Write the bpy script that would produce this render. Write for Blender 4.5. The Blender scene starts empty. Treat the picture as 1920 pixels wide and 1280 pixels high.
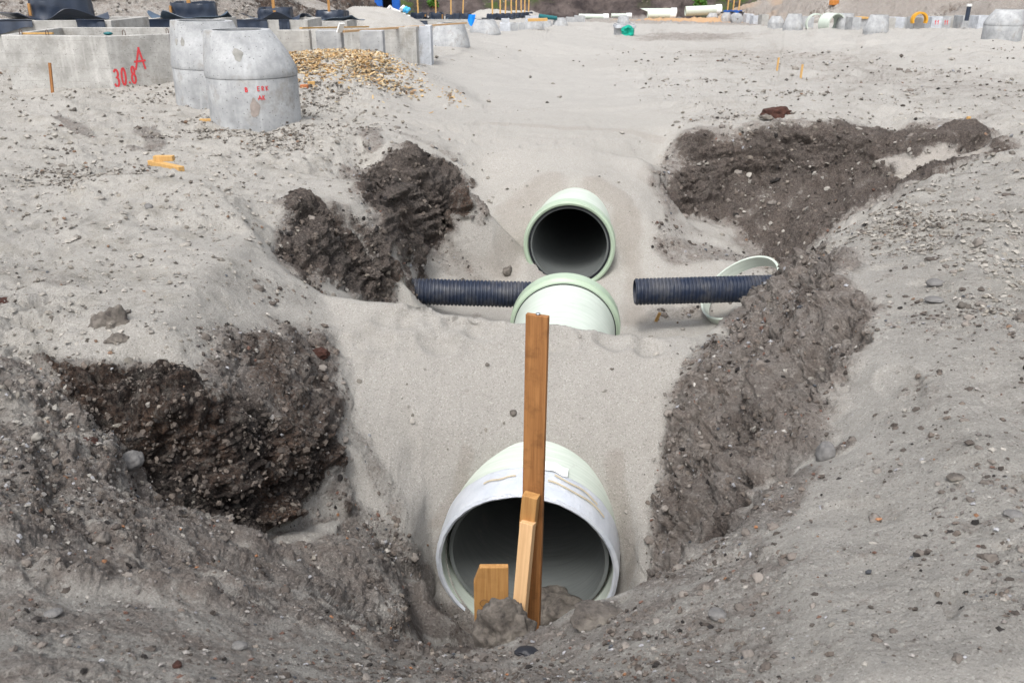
import bpy, math, random
import numpy as np
from mathutils import Vector, Matrix, geometry

# ------------------------------------------------------------------ camera, world, sun, exposure
F_MM = 30.0
FPX = F_MM / 36.0 * 1920.0            # focal length in photo pixels
PITCH = math.atan(680.0 / FPX)
CZ = 1.9                              # eye height above the ground of the left yard
scn = bpy.context.scene
COL = scn.collection
cam_d = bpy.data.cameras.new("camera")
cam_d.lens = F_MM; cam_d.sensor_width = 36.0
cam_d.clip_start = 0.05; cam_d.clip_end = 2000.0
cam_d.dof.use_dof = True; cam_d.dof.focus_distance = 6.2; cam_d.dof.aperture_fstop = 6.3
cam = bpy.data.objects.new("camera", cam_d); COL.objects.link(cam)
cam.location = (0, 0, CZ); cam.rotation_euler = (math.pi / 2 - PITCH, 0, 0)
scn.camera = cam

SUN_EL, SUN_AZ = math.radians(58), math.radians(200)   # high, veiled sun behind and left of the viewer
world = bpy.data.worlds.new("World"); scn.world = world; world.use_nodes = True
wn = world.node_tree; wn.nodes.clear()
w_out = wn.nodes.new("ShaderNodeOutputWorld"); w_bg = wn.nodes.new("ShaderNodeBackground")
w_sky = wn.nodes.new("ShaderNodeTexSky"); w_sky.sky_type = 'NISHITA'; w_sky.sun_disc = False
w_sky.sun_elevation = SUN_EL; w_sky.sun_rotation = SUN_AZ; w_sky.dust_density = 4.0; w_sky.air_density = 1.0
w_hs = wn.nodes.new("ShaderNodeHueSaturation"); w_hs.inputs['Saturation'].default_value = 0.32
wn.links.new(w_sky.outputs[0], w_hs.inputs['Color']); wn.links.new(w_hs.outputs[0], w_bg.inputs['Color'])
w_bg.inputs['Strength'].default_value = 0.15
wn.links.new(w_bg.outputs[0], w_out.inputs['Surface'])
sd = bpy.data.lights.new("sun", 'SUN'); sd.energy = 1.2; sd.angle = math.radians(14); sd.color = (1.0, 0.982, 0.955)
sun = bpy.data.objects.new("sun", sd); COL.objects.link(sun)
sdir = Vector((math.sin(SUN_AZ) * math.cos(SUN_EL), math.cos(SUN_AZ) * math.cos(SUN_EL), math.sin(SUN_EL)))
sun.rotation_euler = sdir.to_track_quat('Z', 'Y').to_euler()
scn.view_settings.view_transform = 'Standard'; scn.view_settings.look = 'None'
scn.view_settings.exposure = 0.82; scn.view_settings.gamma = 1.0
scn.cycles.max_bounces = 6; scn.cycles.diffuse_bounces = 4

rng = np.random.default_rng(7); random.seed(7)
cp, sp = math.cos(PITCH), math.sin(PITCH)

def ray(px, py):
    u = (px - 960.0) / FPX; v = (640.0 - py) / FPX
    return u, cp + v * sp, v * cp - sp
def at_y(px, py, Y):                  # point on the sight line at forward distance Y
    u, b, c = ray(px, py); t = Y / b
    return (u * t, Y, CZ + c * t)
def at_z(px, py, zr):                 # point on the sight line at height zr below/above the eye
    u, b, c = ray(px, py); t = zr / c
    return (u * t, b * t, CZ + zr)
def xz(px, Y, z):                     # X for a column at depth Y, height z (absolute)
    return (px - 960.0) / FPX * (Y * cp - (z - CZ) * sp)
def ppm(Y, z=0.6):                    # photo pixels per metre there
    return FPX / (Y * cp - (z - CZ) * sp)

# ------------------------------------------------------------------ noise
_VOL = np.random.default_rng(5).random(128 ** 3).astype(np.float32)
def vnoise(x, y, z, s, seed=0):       # smooth value noise in -1..1
    x = np.asarray(x / s, dtype=np.float32) + seed * 13.37; y = np.asarray(y / s, dtype=np.float32) + seed * 7.91; z = np.asarray(z / s, dtype=np.float32) + seed * 3.17
    fx = np.floor(x); fy = np.floor(y); fz = np.floor(z)
    ix = fx.astype(np.int32); iy = fy.astype(np.int32); iz = fz.astype(np.int32)
    tx = x - fx; ty = y - fy; tz = z - fz
    tx = tx * tx * (3 - 2 * tx); ty = ty * ty * (3 - 2 * ty); tz = tz * tz * (3 - 2 * tz)
    x0 = (ix & 127) << 14; x1 = ((ix + 1) & 127) << 14; y0 = (iy & 127) << 7; y1 = ((iy + 1) & 127) << 7; z0 = iz & 127; z1 = (iz + 1) & 127
    V = _VOL
    def row(yy, zz):
        o = yy | zz; p = V[x0 | o]; return p + (V[x1 | o] - p) * tx
    a = row(y0, z0); a = a + (row(y1, z0) - a) * ty
    b = row(y0, z1); b = b + (row(y1, z1) - b) * ty
    return (a + (b - a) * tz) * 2 - 1
def fbm(x, y, z, s, octv=4, seed=0, gain=0.5):
    r = 0; a = 1.0; t = 0
    for i in range(octv):
        r = r + a * vnoise(x + 17.3 * i, y - 9.1 * i, z + 3.7 * i, s / (2.03 ** i), seed + i * 11); t += a; a *= gain
    return r / t
def ridged(x, y, z, s, octv=4, seed=0, gain=0.5):
    r = 0; a = 1.0; t = 0
    for i in range(octv):
        n = 1 - np.abs(vnoise(x + 7.3 * i, y - 5.1 * i, z + 2.7 * i, s / (2.03 ** i), seed + i * 13)) * 2
        r = r + a * n; t += a; a *= gain
    return r / t
def sstep(a, b, x):
    t = np.clip((x - a) / (b - a), 0, 1); return t * t * (3 - 2 * t)

# ------------------------------------------------------------------ terrain: control points -> smooth height grids
CP = []                               # (X, Y, Zabs)
def Z(*pts):
    for px, py, zr in pts: CP.append(at_z(px, py, zr))
def Yd(*pts):
    for px, py, Y in pts: CP.append(at_y(px, py, Y))
def W(*pts):
    for x, y, zr in pts: CP.append((x, y, zr + CZ))

# left platform
Z((-500, 300, -1.75), (0, 300, -1.83), (0, 380, -1.9), (0, 450, -1.86), (0, 560, -1.88), (-400, 600, -1.8), (100, 340, -1.84),
  (200, 330, -1.92), (200, 420, -1.86), (150, 520, -1.86), (60, 610, -1.88), (0, 240, -1.83), (120, 260, -1.78), (200, 250, -1.84),
  (300, 240, -1.9), (100, 210, -1.75), (400, 270, -1.93), (500, 265, -1.95), (600, 240, -1.93), (300, 310, -1.98), (420, 310, -2.02),
  (520, 320, -2.05), (600, 330, -2.08), (250, 180, -1.84), (330, 195, -1.93), (420, 225, -1.93), (540, 215, -1.95), (0, 165, -1.85))
# mound A shoulder
Z((400, 350, -1.78), (330, 390, -1.84), (440, 400, -1.86), (430, 480, -1.88), (350, 560, -1.84), (300, 610, -1.83), (250, 640, -1.87),
  (480, 440, -2.0), (520, 500, -2.18), (500, 560, -2.12), (420, 620, -2.02), (540, 600, -2.25), (480, 380, -1.99))
# dark block: top rim, right edge, foot
Z((40, 672, -1.93), (110, 688, -1.95), (200, 692, -1.95), (300, 680, -1.95), (350, 700, -2.0), (400, 735, -2.08), (470, 760, -2.22), (530, 800, -2.38))
Z((600, 620, -2.34), (612, 690, -2.46), (630, 760, -2.62), (640, 830, -2.77), (632, 905, -2.9))
Z((560, 700, -2.36), (560, 780, -2.46), (590, 850, -2.68))
Z((600, 950, -3.02), (560, 985, -3.02), (480, 1005, -2.88), (380, 960, -2.62), (280, 885, -2.32), (180, 795, -2.08), (100, 715, -1.97), (20, 680, -1.93))
Z((400, 800, -2.22), (300, 770, -2.1), (480, 900, -2.62))
# gravelly slope below, and the near rim
Z((-500, 700, -1.75), (0, 760, -1.86), (0, 850, -1.88), (0, 950, -1.86), (0, 1080, -1.78), (-300, 1080, -1.72), (0, 1280, -1.62), (-600, 1280, -1.6),
  (120, 900, -2.02), (250, 1000, -2.14), (350, 1060, -2.25), (450, 1080, -2.42), (550, 1090, -2.66), (650, 1110, -2.9), (750, 1120, -3.18),
  (620, 1010, -3.04), (700, 1060, -3.25), (790, 1110, -3.5), (860, 1165, -3.66), (150, 1090, -1.88))
Z((250, 1140, -1.9), (380, 1150, -1.98), (500, 1170, -2.1), (620, 1190, -2.24), (740, 1205, -2.38), (870, 1228, -2.5), (960, 1222, -2.5),
  (1020, 1175, -2.46), (1090, 1132, -2.4), (1170, 1105, -2.34), (1260, 1065, -2.28), (1330, 1020, -2.2), (1400, 975, -2.12), (1450, 900, -2.08),
  (1520, 880, -2.02), (1600, 850, -1.96), (1665, 780, -1.9))
Z((200, 1280, -1.68), (400, 1280, -1.75), (600, 1280, -1.9), (800, 1280, -2.1), (960, 1280, -2.22), (1150, 1280, -2.1), (1400, 1280, -1.9), (1650, 1280, -1.75), (1920, 1280, -1.66),
  (1300, 1160, -2.1), (1500, 1050, -1.98), (1700, 950, -1.86), (1920, 1000, -1.72), (2400, 1000, -1.7), (2400, 1280, -1.6))
# right bench
Z((1650, 700, -1.86), (1640, 640, -1.84), (1610, 570, -1.86), (1570, 510, -1.92), (1620, 430, -1.94), (1700, 370, -1.92), (1770, 338, -1.9),
  (1850, 310, -1.86), (1920, 288, -1.82), (2200, 250, -1.8), (2600, 300, -1.7), (1750, 700, -1.76), (1800, 500, -1.76), (1920, 400, -1.74), (1920, 600, -1.68), (2300, 600, -1.65), (1850, 850, -1.72))
# right slope face
Z((1510, 470, -2.2), (1478, 535, -2.47), (1428, 602, -2.64), (1375, 642, -2.66), (1500, 560, -2.2), (1520, 640, -2.12), (1440, 640, -2.42), (1540, 760, -2.1), (1440, 760, -2.42),
  (1350, 760, -2.72), (1460, 860, -2.28), (1400, 900, -2.42), (1340, 900, -2.85), (1300, 1000, -3.05), (1350, 980, -2.55))
Yd((1330, 680, 5.75), (1285, 740, 5.5), (1255, 810, 5.25), (1240, 900, 4.98), (1232, 1000, 4.65), (1225, 1090, 4.35))
# sand saddle crest and bowl in front of it
Yd((600, 548, 6.3), (680, 560, 6.2), (760, 572, 6.12), (860, 586, 6.06), (960, 600, 6.02), (1060, 606, 6.02), (1160, 626, 6.06), (1240, 636, 6.12), (1300, 634, 6.2), (1350, 618, 6.45))
Yd((640, 620, 5.85), (760, 620, 5.88), (900, 635, 5.88), (1060, 650, 5.86), (1200, 665, 5.86), (660, 700, 5.5), (760, 700, 5.56), (900, 700, 5.62), (1060, 710, 5.62), (1200, 710, 5.64),
   (660, 800, 5.08), (760, 800, 5.2), (880, 800, 5.28), (1150, 810, 5.28), (1200, 810, 5.26), (660, 900, 4.75), (740, 900, 4.88), (1200, 900, 5.0),
   (680, 990, 4.5), (760, 990, 4.6), (1200, 1000, 4.72), (790, 1060, 4.42), (1195, 1090, 4.42), (930, 830, 5.22), (1100, 830, 5.22))
W((0.0, 5.27, -2.97), (0.25, 5.27, -2.97), (-0.3, 5.22, -3.02), (0.5, 5.22, -3.02), (-.62, 5.0, -3.2), (.78, 5.0, -3.2))
W((-.45, 4.62, -4.2), (0.09, 4.62, -4.25), (.63, 4.62, -4.2), (.09, 4.3, -4.25), (.75, 4.3, -3.6), (-.62, 4.5, -3.62), (-.62, 4.25, -3.62), (-.42, 4.3, -3.8), (-.2, 4.0, -3.95), (.4, 4.0, -4.1), (.8, 3.9, -3.5), (-.5, 3.85, -3.58),
  (0, 3.6, -3.8), (.5, 3.55, -3.5), (-.4, 3.4, -3.35), (0, 3.3, -3.3), (.3, 3.2, -3.1), (.8, 3.4, -3.0))
# behind the saddle: trench floor
W((-1.5, 6.9, -2.9), (-1.0, 7.2, -3.4), (-.4, 7.2, -3.6), (.5, 7.2, -3.75), (1.2, 7.3, -3.75), (1.8, 7.6, -3.5), (2.2, 7.4, -2.9), (.5, 6.6, -3.0), (-.4, 6.6, -2.95), (1.2, 6.7, -3.1),
  (-.6, 8.2, -3.8), (.5, 8.2, -3.98), (1.4, 8.4, -3.85), (2.0, 8.8, -3.65), (.55, 9.0, -4.0), (-.6, 9.0, -3.75), (1.6, 9.3, -3.75), (.73, 10.4, -3.78), (.2, 10.0, -3.78), (1.3, 10.0, -3.74), (.6, 9.7, -3.85))
Yd((940, 520, 10.4), (880, 440, 10.95), (900, 350, 11.85), (940, 350, 11.75), (1000, 300, 12.2), (900, 285, 12.55), (960, 280, 12.6), (1100, 280, 12.6), (1200, 285, 12.5), (1240, 290, 12.35),
   (1200, 335, 11.9), (1210, 400, 11.2), (1200, 470, 10.75), (1180, 520, 10.35), (1250, 560, 9.85), (1300, 470, 10.9), (1290, 425, 11.7), (1350, 540, 10.0), (850, 500, 10.35), (800, 530, 9.9), (800, 490, 10.1), (1300, 592, 9.6), (1380, 475, 11.1), (1420, 520, 10.1))
W((.6, 11.5, -2.46), (1.1, 11.5, -2.46), (.85, 11.5, -2.46), (.25, 11.0, -3.0), (1.5, 11.0, -3.0), (.2, 10.7, -3.25), (1.4, 10.7, -3.25), (.73, 10.48, -3.78))
# left cut faces B and C
Z((530, 388, -2.02), (600, 372, -2.05), (660, 385, -2.14), (700, 405, -2.3), (735, 470, -2.66), (762, 535, -3.0), (690, 552, -3.02), (560, 515, -2.44), (545, 450, -2.2), (620, 450, -2.42), (640, 420, -2.28))
Z((665, 255, -1.95), (720, 255, -1.95), (790, 280, -1.98), (860, 315, -2.18), (885, 350, -2.42), (740, 310, -1.98), (690, 345, -2.08), (700, 400, -2.28), (668, 340, -2.08))
Yd((880, 402, 11.0), (835, 436, 10.75), (790, 482, 10.35), (745, 484, 10.0), (720, 430, 10.0), (850, 380, 11.15), (800, 420, 10.8))
W((-1.28, 9.0, -2.72), (-1.12, 9.0, -3.42), (-1.12, 8.75, -3.4), (-1.3, 8.75, -2.75), (-1.12, 9.3, -3.4), (-1.3, 9.3, -2.8))
# right dark block D
Z((1300, 243, -2.13), (1400, 230, -2.06), (1500, 232, -2.02), (1600, 232, -2.0), (1700, 236, -1.98), (1800, 240, -1.96), (1890, 255, -1.93), (1980, 270, -1.9), (1265, 285, -2.35))
Yd((1242, 335, 12.9), (1243, 402, 12.4), (1320, 402, 12.55), (1390, 445, 12.0), (1430, 488, 11.4), (1400, 330, 13.2), (1320, 320, 13.0), (1500, 330, 13.0), (1500, 430, 11.6), (1620, 330, 12.5), (1600, 390, 11.3),
   (1700, 345, 11.6), (1800, 300, 12.3), (1470, 512, 10.4), (1680, 300, 12.9))
# open ground behind
W((2.7, 9.0, -3.6), (3.0, 9.35, -3.5), (2.45, 8.4, -3.5), (3.2, 8.9, -3.3))
Yd((524, 104, 16.8), (583, 101, 17.0), (555, 107, 16.5), (605, 99, 17.4), (640, 97, 17.5), (680, 98, 17.6), (718, 99, 17.6), (560, 124, 15.9), (640, 120, 16.2), (720, 118, 16.5))
Yd((1878, 77, 29.6), (1815, 80, 29.5), (1945, 80, 29.5), (1880, 100, 27))
Z((1300, 200, -2.15), (1600, 200, -2.1), (1900, 215, -2.02), (2300, 230, -1.9), (920, 205, -2.25), (1050, 200, -2.3), (900, 245, -2.22), (1250, 235, -2.22), (1050, 150, -2.42), (1250, 150, -2.4), (1500, 153, -2.3),
  (1456, 137, -2.32), (1700, 160, -2.2), (1920, 180, -2.1), (2300, 190, -2.0), (1000, 110, -2.42), (1200, 100, -2.45), (1400, 105, -2.45), (1700, 120, -2.3), (1900, 140, -2.2), (860, 160, -2.15), (800, 200, -2.08), (740, 215, -1.98),
  (700, 150, -1.95), (620, 132, -1.78), (600, 160, -1.93), (780, 130, -2.0), (900, 110, -2.1), (690, 108, -1.5), (590, 98, -1.36), (640, 97, -1.36), (700, 98, -1.36), (620, 86, -1.33), (700, 84, -1.33), (560, 112, -1.6), (740, 100, -1.5), (800, 98, -1.86), (870, 92, -1.88), (950, 90, -2.2))
Z((1100, 72, -2.7), (1250, 72, -2.75), (1380, 72, -2.7), (1450, 62, -2.5), (1560, 63, -2.7), (1640, 66, -2.55), (1750, 70, -2.3), (1860, 72, -1.95), (1500, 80, -2.6), (1600, 92, -2.7), (1750, 100, -2.5), (1920, 115, -2.35), (1920, 80, -2.0), (2300, 90, -1.9), (2300, 130, -2.2), (1920, 95, -2.1))
Z((910, 70, -2.0), (960, 60, -2.3), (1010, 60, -2.55), (1060, 52, -2.9), (1130, 55, -3.0), (1170, 68, -2.95), (1230, 50, -3.3), (1330, 50, -3.3), (1400, 45, -3.3))
Z((0, 130, -1.85), (250, 140, -1.85), (450, 130, -1.9), (-500, 160, -1.8), (-500, 120, -1.75), (300, 90, -1.75), (100, 90, -1.7), (700, 60, -1.8), (500, 60, -1.75))
W((-80, 50, -1.7), (-30, 30, -1.7), (-40, 60, -2.0), (-20, 45, -2.0), (-15, 60, -2.4), (-10, 80, -3.0), (0, 80, -3.2), (0, 100, -4.2), (20, 100, -4.2), (40, 100, -4.0), (20, 70, -3.4), (30, 50, -2.6), (45, 40, -2.1), (80, 60, -2.2), (80, 30, -1.9), (-80, 100, -3), (80, 100, -3.5),
  (-90, 140, -4), (0, 140, -4.2), (90, 140, -4))
for a in range(12):
    for rr, zz in ((1.0, -1.66), (4, -1.7), (12, -1.8), (40, -1.8), (90, -1.8)):
        th = math.pi + math.pi * a / 11
        x, y = rr * math.cos(th), rr * math.sin(th)
        if rr == 1.0: y -= .1
        CP.append((x, y - .2, zz + CZ))

def grid_from_cp():
    P = np.array(CP, dtype=np.float64)
    # drop near-duplicates in plan
    keep = []
    for i in range(len(P)):
        if all((P[i, 0] - P[j, 0]) ** 2 + (P[i, 1] - P[j, 1]) ** 2 > (0.04 + 0.004 * P[i, 1]) ** 2 for j in keep): keep.append(i)
    P = P[keep]
    vo, eo, fo, ov, oe, of = geometry.delaunay_2d_cdt([Vector((p[0], p[1])) for p in P], [], [], 0, 1e-6)
    zz = np.array([P[o[0], 2] if o else 0 for o in ov]); vv = np.array([(v.x, v.y) for v in vo])
    def raster(x0, x1, y0, y1, d):
        nx = int(round((x1 - x0) / d)) + 1; ny = int(round((y1 - y0) / d)) + 1
        G = np.full((ny, nx), np.nan)
        for f in fo:
            a, b, c = (vv[i] for i in f); za, zb, zc = (zz[i] for i in f)
            i0 = max(0, int(math.floor((min(a[0], b[0], c[0]) - x0) / d))); i1 = min(nx - 1, int(math.ceil((max(a[0], b[0], c[0]) - x0) / d)))
            j0 = max(0, int(math.floor((min(a[1], b[1], c[1]) - y0) / d))); j1 = min(ny - 1, int(math.ceil((max(a[1], b[1], c[1]) - y0) / d)))
            if i1 < i0 or j1 < j0: continue
            X, Y = np.meshgrid(x0 + d * np.arange(i0, i1 + 1), y0 + d * np.arange(j0, j1 + 1))
            den = (b[1] - c[1]) * (a[0] - c[0]) + (c[0] - b[0]) * (a[1] - c[1])
            if abs(den) < 1e-12: continue
            w1 = ((b[1] - c[1]) * (X - c[0]) + (c[0] - b[0]) * (Y - c[1])) / den
            w2 = ((c[1] - a[1]) * (X - c[0]) + (a[0] - c[0]) * (Y - c[1])) / den
            w3 = 1 - w1 - w2
            m = (w1 >= -1e-6) & (w2 >= -1e-6) & (w3 >= -1e-6)
            sub = G[j0:j1 + 1, i0:i1 + 1]
            sub[m] = (w1 * za + w2 * zb + w3 * zc)[m]
        G[np.isnan(G)] = 0.0
        return G
    return raster
def blur(G, s):
    n = int(math.ceil(3 * s)); k = np.exp(-0.5 * (np.arange(-n, n + 1) / s) ** 2); k /= k.sum()
    A = np.pad(G, ((0, 0), (n, n)), mode='edge'); R = sum(k[i] * A[:, i:i + G.shape[1]] for i in range(2 * n + 1))
    A = np.pad(R, ((n, n), (0, 0)), mode='edge'); return sum(k[i] * A[i:i + G.shape[0], :] for i in range(2 * n + 1))
raster = grid_from_cp()
NX0, NX1, NY0, NY1, ND = -9.0, 11.0, 0.6, 20.0, 0.025
GN = raster(NX0, NX1, NY0, NY1, ND)
_b1 = blur(GN, 1.15); _b2 = blur(GN, 6.0)
_yy = (NY0 + ND * np.arange(GN.shape[0]))[:, None]
_w = sstep(9.5, 13.0, _yy)
GN = _b1 * (1 - _w) + _b2 * _w
FX0, FX1, FY0, FY1, FD = -110.0, 110.0, -100.0, 141.0, 0.25
GF = blur(raster(FX0, FX1, FY0, FY1, FD), 2.0)
def bil(G, x0, y0, d, x, y):
    fx = np.clip((x - x0) / d, 0, G.shape[1] - 1.001); fy = np.clip((y - y0) / d, 0, G.shape[0] - 1.001)
    i = fx.astype(int); j = fy.astype(int); u = fx - i; v = fy - j
    return (G[j, i] * (1 - u) + G[j, i + 1] * u) * (1 - v) + (G[j + 1, i] * (1 - u) + G[j + 1, i + 1] * u) * v
# spoil heaps and banks: (x, y, top height abs, radius at foot, slope) ; ridges as capsule of heaps
HEAPS = []
def heap(x0, y0, x1, y1, h, slope, base): HEAPS.append((x0, y0, x1, y1, h, slope, base))
heap(-38, 27, -16.5, 36, 6.5, .66, 0)      # long grey bank behind the left yard
heap(-24, 53, -14, 50, 3.9, .5, 1)         # dark pile
heap(-6.3, 37, -5.9, 37.5, .62, .5, 2)     # small pale pile
heap(40, 84, 70, 66, 8, .5, 3)             # right spoil heaps
heap(27, 84, 29, 90, 1.2, .4, 4)
heap(37, 64, 60, 50, 2.6, .45, 3)
heap(-150, 132, 170, 140, 19, .62, 5)      # long overgrown bank that closes the site
heap(14, 80, 17.5, 81, -.85, .3, 6)        # orange sand pile
heap(-2, 88, 1, 88, -.7, .4, 2)
heap(11, 72, 14, 74, -1.0, .25, 7)
def Hbase(x, y):
    x = np.asarray(x, dtype=np.float64); y = np.asarray(y, dtype=np.float64)
    zf = bil(GF, FX0, FY0, FD, x, y); zn = bil(GN, NX0, NY0, ND, x, y)
    w = sstep(0, 1.0, x - NX0) * sstep(0, 1.0, NX1 - x) * sstep(0, .3, y - NY0) * sstep(0, 1.5, NY1 - y)
    z = zf * (1 - w) + zn * w
    for (x0, y0, x1, y1, h, sl, b) in HEAPS:
        dx, dy = x1 - x0, y1 - y0
        t = np.clip(((x - x0) * dx + (y - y0) * dy) / (dx * dx + dy * dy), 0, 1)
        d = np.hypot(x - x0 - t * dx, y - y0 - t * dy)
        wob = vnoise(x, y, x * 0, 6.0, 91) * .8 + vnoise(x, y, x * 0, 2.2, 92) * .3
        wob = wob * min(1.0, abs(h + 3) * .25 + .15)
        hz = h - sl * np.sqrt(d * d + .6) + wob
        z = np.maximum(z, hz)
    return z
def H(x, y): return float(Hbase(np.array([x]), np.array([y]))[0])
def hit(px, py):                      # where a sight line meets the base ground
    u, b, c = ray(px, py); t = np.geomspace(1.0, 200, 5000)
    z = CZ + c * t; g = Hbase(u * t, b * t); k = np.argmax(z < g)
    return (u * t[k], b * t[k], float(g[k]))

# pipes: (mouth centre, axis direction away from the viewer)
SL = math.radians(4.0)
def axis(yaw, slope): return Vector((math.sin(yaw) * math.cos(slope), math.cos(yaw) * math.cos(slope), math.sin(slope)))
PF = Vector(at_y(987, 1062, 4.66)); AF = axis(math.radians(7.5), math.radians(2.0)); RF = .60
PM = Vector((xz(1060, 8.55, -1.53), 8.55, -1.53)); AM = axis(math.radians(6.5), SL); RM = .565
PU = Vector(at_y(1067, 461, 10.5)); AU = axis(math.radians(8.0), math.radians(1.0)); RU = .555

# ------------------------------------------------------------------ terrain mesh (rows follow each sight direction, so detail is even)
fine = np.radians(np.linspace(-37, 37, 1250)); coarse = np.radians(np.linspace(37, 323, 110))[1:-1]
TH = np.concatenate([fine, coarse]); NC = len(TH); NR = 1250
rs = np.geomspace(0.3, 420, 2600)
RR, TT = np.meshgrid(rs, TH, indexing='ij')
ZZ = Hbase(RR * np.sin(TT), RR * np.cos(TT))
ZZ = np.where(RR > 150, ZZ, ZZ)
EL = np.arctan2(ZZ - CZ, RR); dE = np.diff(EL, axis=0)
DS = np.sqrt(np.diff(RR, axis=0) ** 2 + np.diff(ZZ, axis=0) ** 2) / RR[1:]
wt = np.where(dE > 0, dE, -.25 * dE) + .10 * DS
wt *= np.where(RR[1:] > 130, .1, 1) * np.where(RR[1:] < 1.4, .4, 1)
cum = np.concatenate([np.zeros((1, NC)), np.cumsum(wt, axis=0)]); cum /= cum[-1]
# even the spacing between neighbouring columns
R = np.empty((NR, NC))
tq = np.linspace(0, 1, NR)
for j in range(NC): R[:, j] = np.interp(tq, cum[:, j], rs)
k = 5
Rf = R[:, :len(fine)]; P_ = np.pad(Rf, ((0, 0), (k, k)), mode='edge'); R[:, :len(fine)] = sum(P_[:, i:i + len(fine)] for i in range(2 * k + 1)) / (2 * k + 1)
X = R * np.sin(TH)[None]; Y = R * np.cos(TH)[None]; Zt = Hbase(X, Y)
def normals(X, Y, Zt):
    ax, ay, az = (np.gradient(a, axis=0) for a in (X, Y, Zt)); bx, by, bz = (np.gradient(a, axis=1) for a in (X, Y, Zt))
    nx = ay * bz - az * by; ny = az * bx - ax * bz; nz = ax * by - ay * bx
    s = np.where(nz < 0, -1, 1) / np.sqrt(nx * nx + ny * ny + nz * nz + 1e-20)
    return nx * s, ny * s, nz * s
nx, ny, nz = normals(X, Y, Zt)

# soil masks, grown from places on the ground surface
def mask_from(splats):
    m = np.zeros_like(X)
    wx = X + .10 * fbm(X, Y, Zt, .35, 3, 41) ; wy = Y + .10 * fbm(X, Y, Zt, .35, 3, 42); wz = Zt + .08 * fbm(X, Y, Zt, .3, 3, 43)
    for sx0, sy0, sx1, sy1, rp, val in splats:
        a = np.array(hit(sx0, sy0)); b = np.array(hit(sx1, sy1)); ab = b - a; L = max((ab ** 2).sum(), 1e-6)
        dist = np.linalg.norm((a + b) / 2 - np.array([0, 0, CZ])); r = rp * dist / FPX
        lo = np.minimum(a, b)[:2] - 2.2 * r - .2; hi = np.maximum(a, b)[:2] + 2.2 * r + .2
        sel = (X > lo[0]) & (X < hi[0]) & (Y > lo[1]) & (Y < hi[1])
        if not sel.any(): continue
        qx = wx[sel]; qy = wy[sel]; qz = wz[sel]
        t = np.clip(((qx - a[0]) * ab[0] + (qy - a[1]) * ab[1] + (qz - a[2]) * ab[2]) / L, 0, 1)
        d = np.sqrt((qx - a[0] - t * ab[0]) ** 2 + (qy - a[1] - t * ab[1]) ** 2 + (qz - a[2] - t * ab[2]) ** 2)
        m[sel] = np.maximum(m[sel], val * (1 - sstep(.65 * r, 1.35 * r, d)))
    return m
# cut peat faces (near-black, crumbly)
DARK = [(150, 730, 300, 730, 45, 1), (230, 770, 420, 800, 65, 1), (330, 850, 520, 850, 65, 1), (450, 920, 540, 930, 65, 1), (470, 960, 420, 960, 40, 1), (590, 840, 600, 900, 45, 1), (560, 770, 600, 800, 40, .85), (480, 740, 560, 700, 60, .7), (590, 650, 615, 740, 26, .8), (500, 660, 580, 640, 35, .45),
        (550, 420, 640, 470, 40, .95), (620, 500, 720, 520, 36, .95), (580, 500, 660, 540, 25, .9), (690, 450, 740, 520, 24, .9), (700, 440, 720, 400, 20, .7),
        (740, 370, 850, 380, 50, .95), (700, 330, 760, 330, 32, .7), (780, 440, 750, 460, 32, .95), (860, 370, 870, 390, 22, .95), (690, 250, 700, 285, 20, .6), (820, 310, 870, 340, 26, .85),
        (1290, 290, 1290, 380, 45, .9), (1370, 270, 1600, 260, 30, .75), (1380, 350, 1580, 330, 60, .9), (1430, 420, 1500, 400, 50, .95), (1460, 480, 1450, 500, 26, .95), (1650, 270, 1850, 250, 26, .85), (1700, 280, 1560, 400, 20, .6),
        (1800, 300, 1700, 350, 14, .6), (1650, 390, 1560, 440, 14, .6)]
# brown-grey mixed soil
MIX = [(1560, 520, 1420, 640, 60, .85), (1480, 620, 1380, 700, 75, .95), (1450, 740, 1340, 760, 60, .95), (1400, 820, 1300, 880, 60, 1), (1300, 980, 1270, 1040, 45, 1), (1380, 900, 1330, 960, 40, 1), (1560, 800, 1480, 760, 50, .8), (1540, 640, 1530, 720, 40, .8),
       (1480, 900, 1440, 960, 60, .9), (1600, 380, 1800, 330, 30, .5), (1480, 470, 1560, 440, 26, .6), (1340, 640, 1290, 700, 16, .6),
       (0, 720, 250, 900, 60, .7), (0, 850, 400, 1050, 90, .85), (300, 960, 800, 1120, 60, .95), (500, 1080, 860, 1170, 50, 1), (0, 950, 300, 1100, 80, .8), (0, 1080, 380, 1130, 60, .6),
       (0, 1200, 900, 1260, 90, .62), (900, 1230, 1200, 1160, 50, .7), (1250, 1080, 1450, 960, 60, .75), (1000, 1190, 1130, 1150, 40, .9),
       (660, 960, 780, 1050, 30, .75), (640, 720, 660, 820, 22, .5), (680, 830, 740, 950, 22, .5), (430, 660, 540, 660, 60, .55), (380, 520, 560, 560, 40, .3),
       (830, 480, 900, 530, 30, .5), (780, 560, 900, 590, 10, .6), (1260, 470, 1370, 480, 40, .75), (1240, 590, 1310, 590, 22, .55), (1280, 540, 1330, 560, 25, .4), (1250, 430, 1290, 430, 25, .5),
       (110, 225, 160, 250, 14, .85), (270, 245, 290, 280, 18, .8), (240, 275, 300, 285, 9, .8), (130, 240, 170, 260, 8, .9), (0, 500, 120, 540, 30, .35), (0, 570, 20, 590, 18, .6), (690, 245, 700, 280, 18, .8), (740, 250, 860, 300, 14, .5),
       (1500, 215, 1850, 220, 14, .6), (1300, 230, 1480, 218, 12, .5), (770, 105, 790, 120, 10, .5), (850, 90, 880, 95, 8, .6)]
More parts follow.
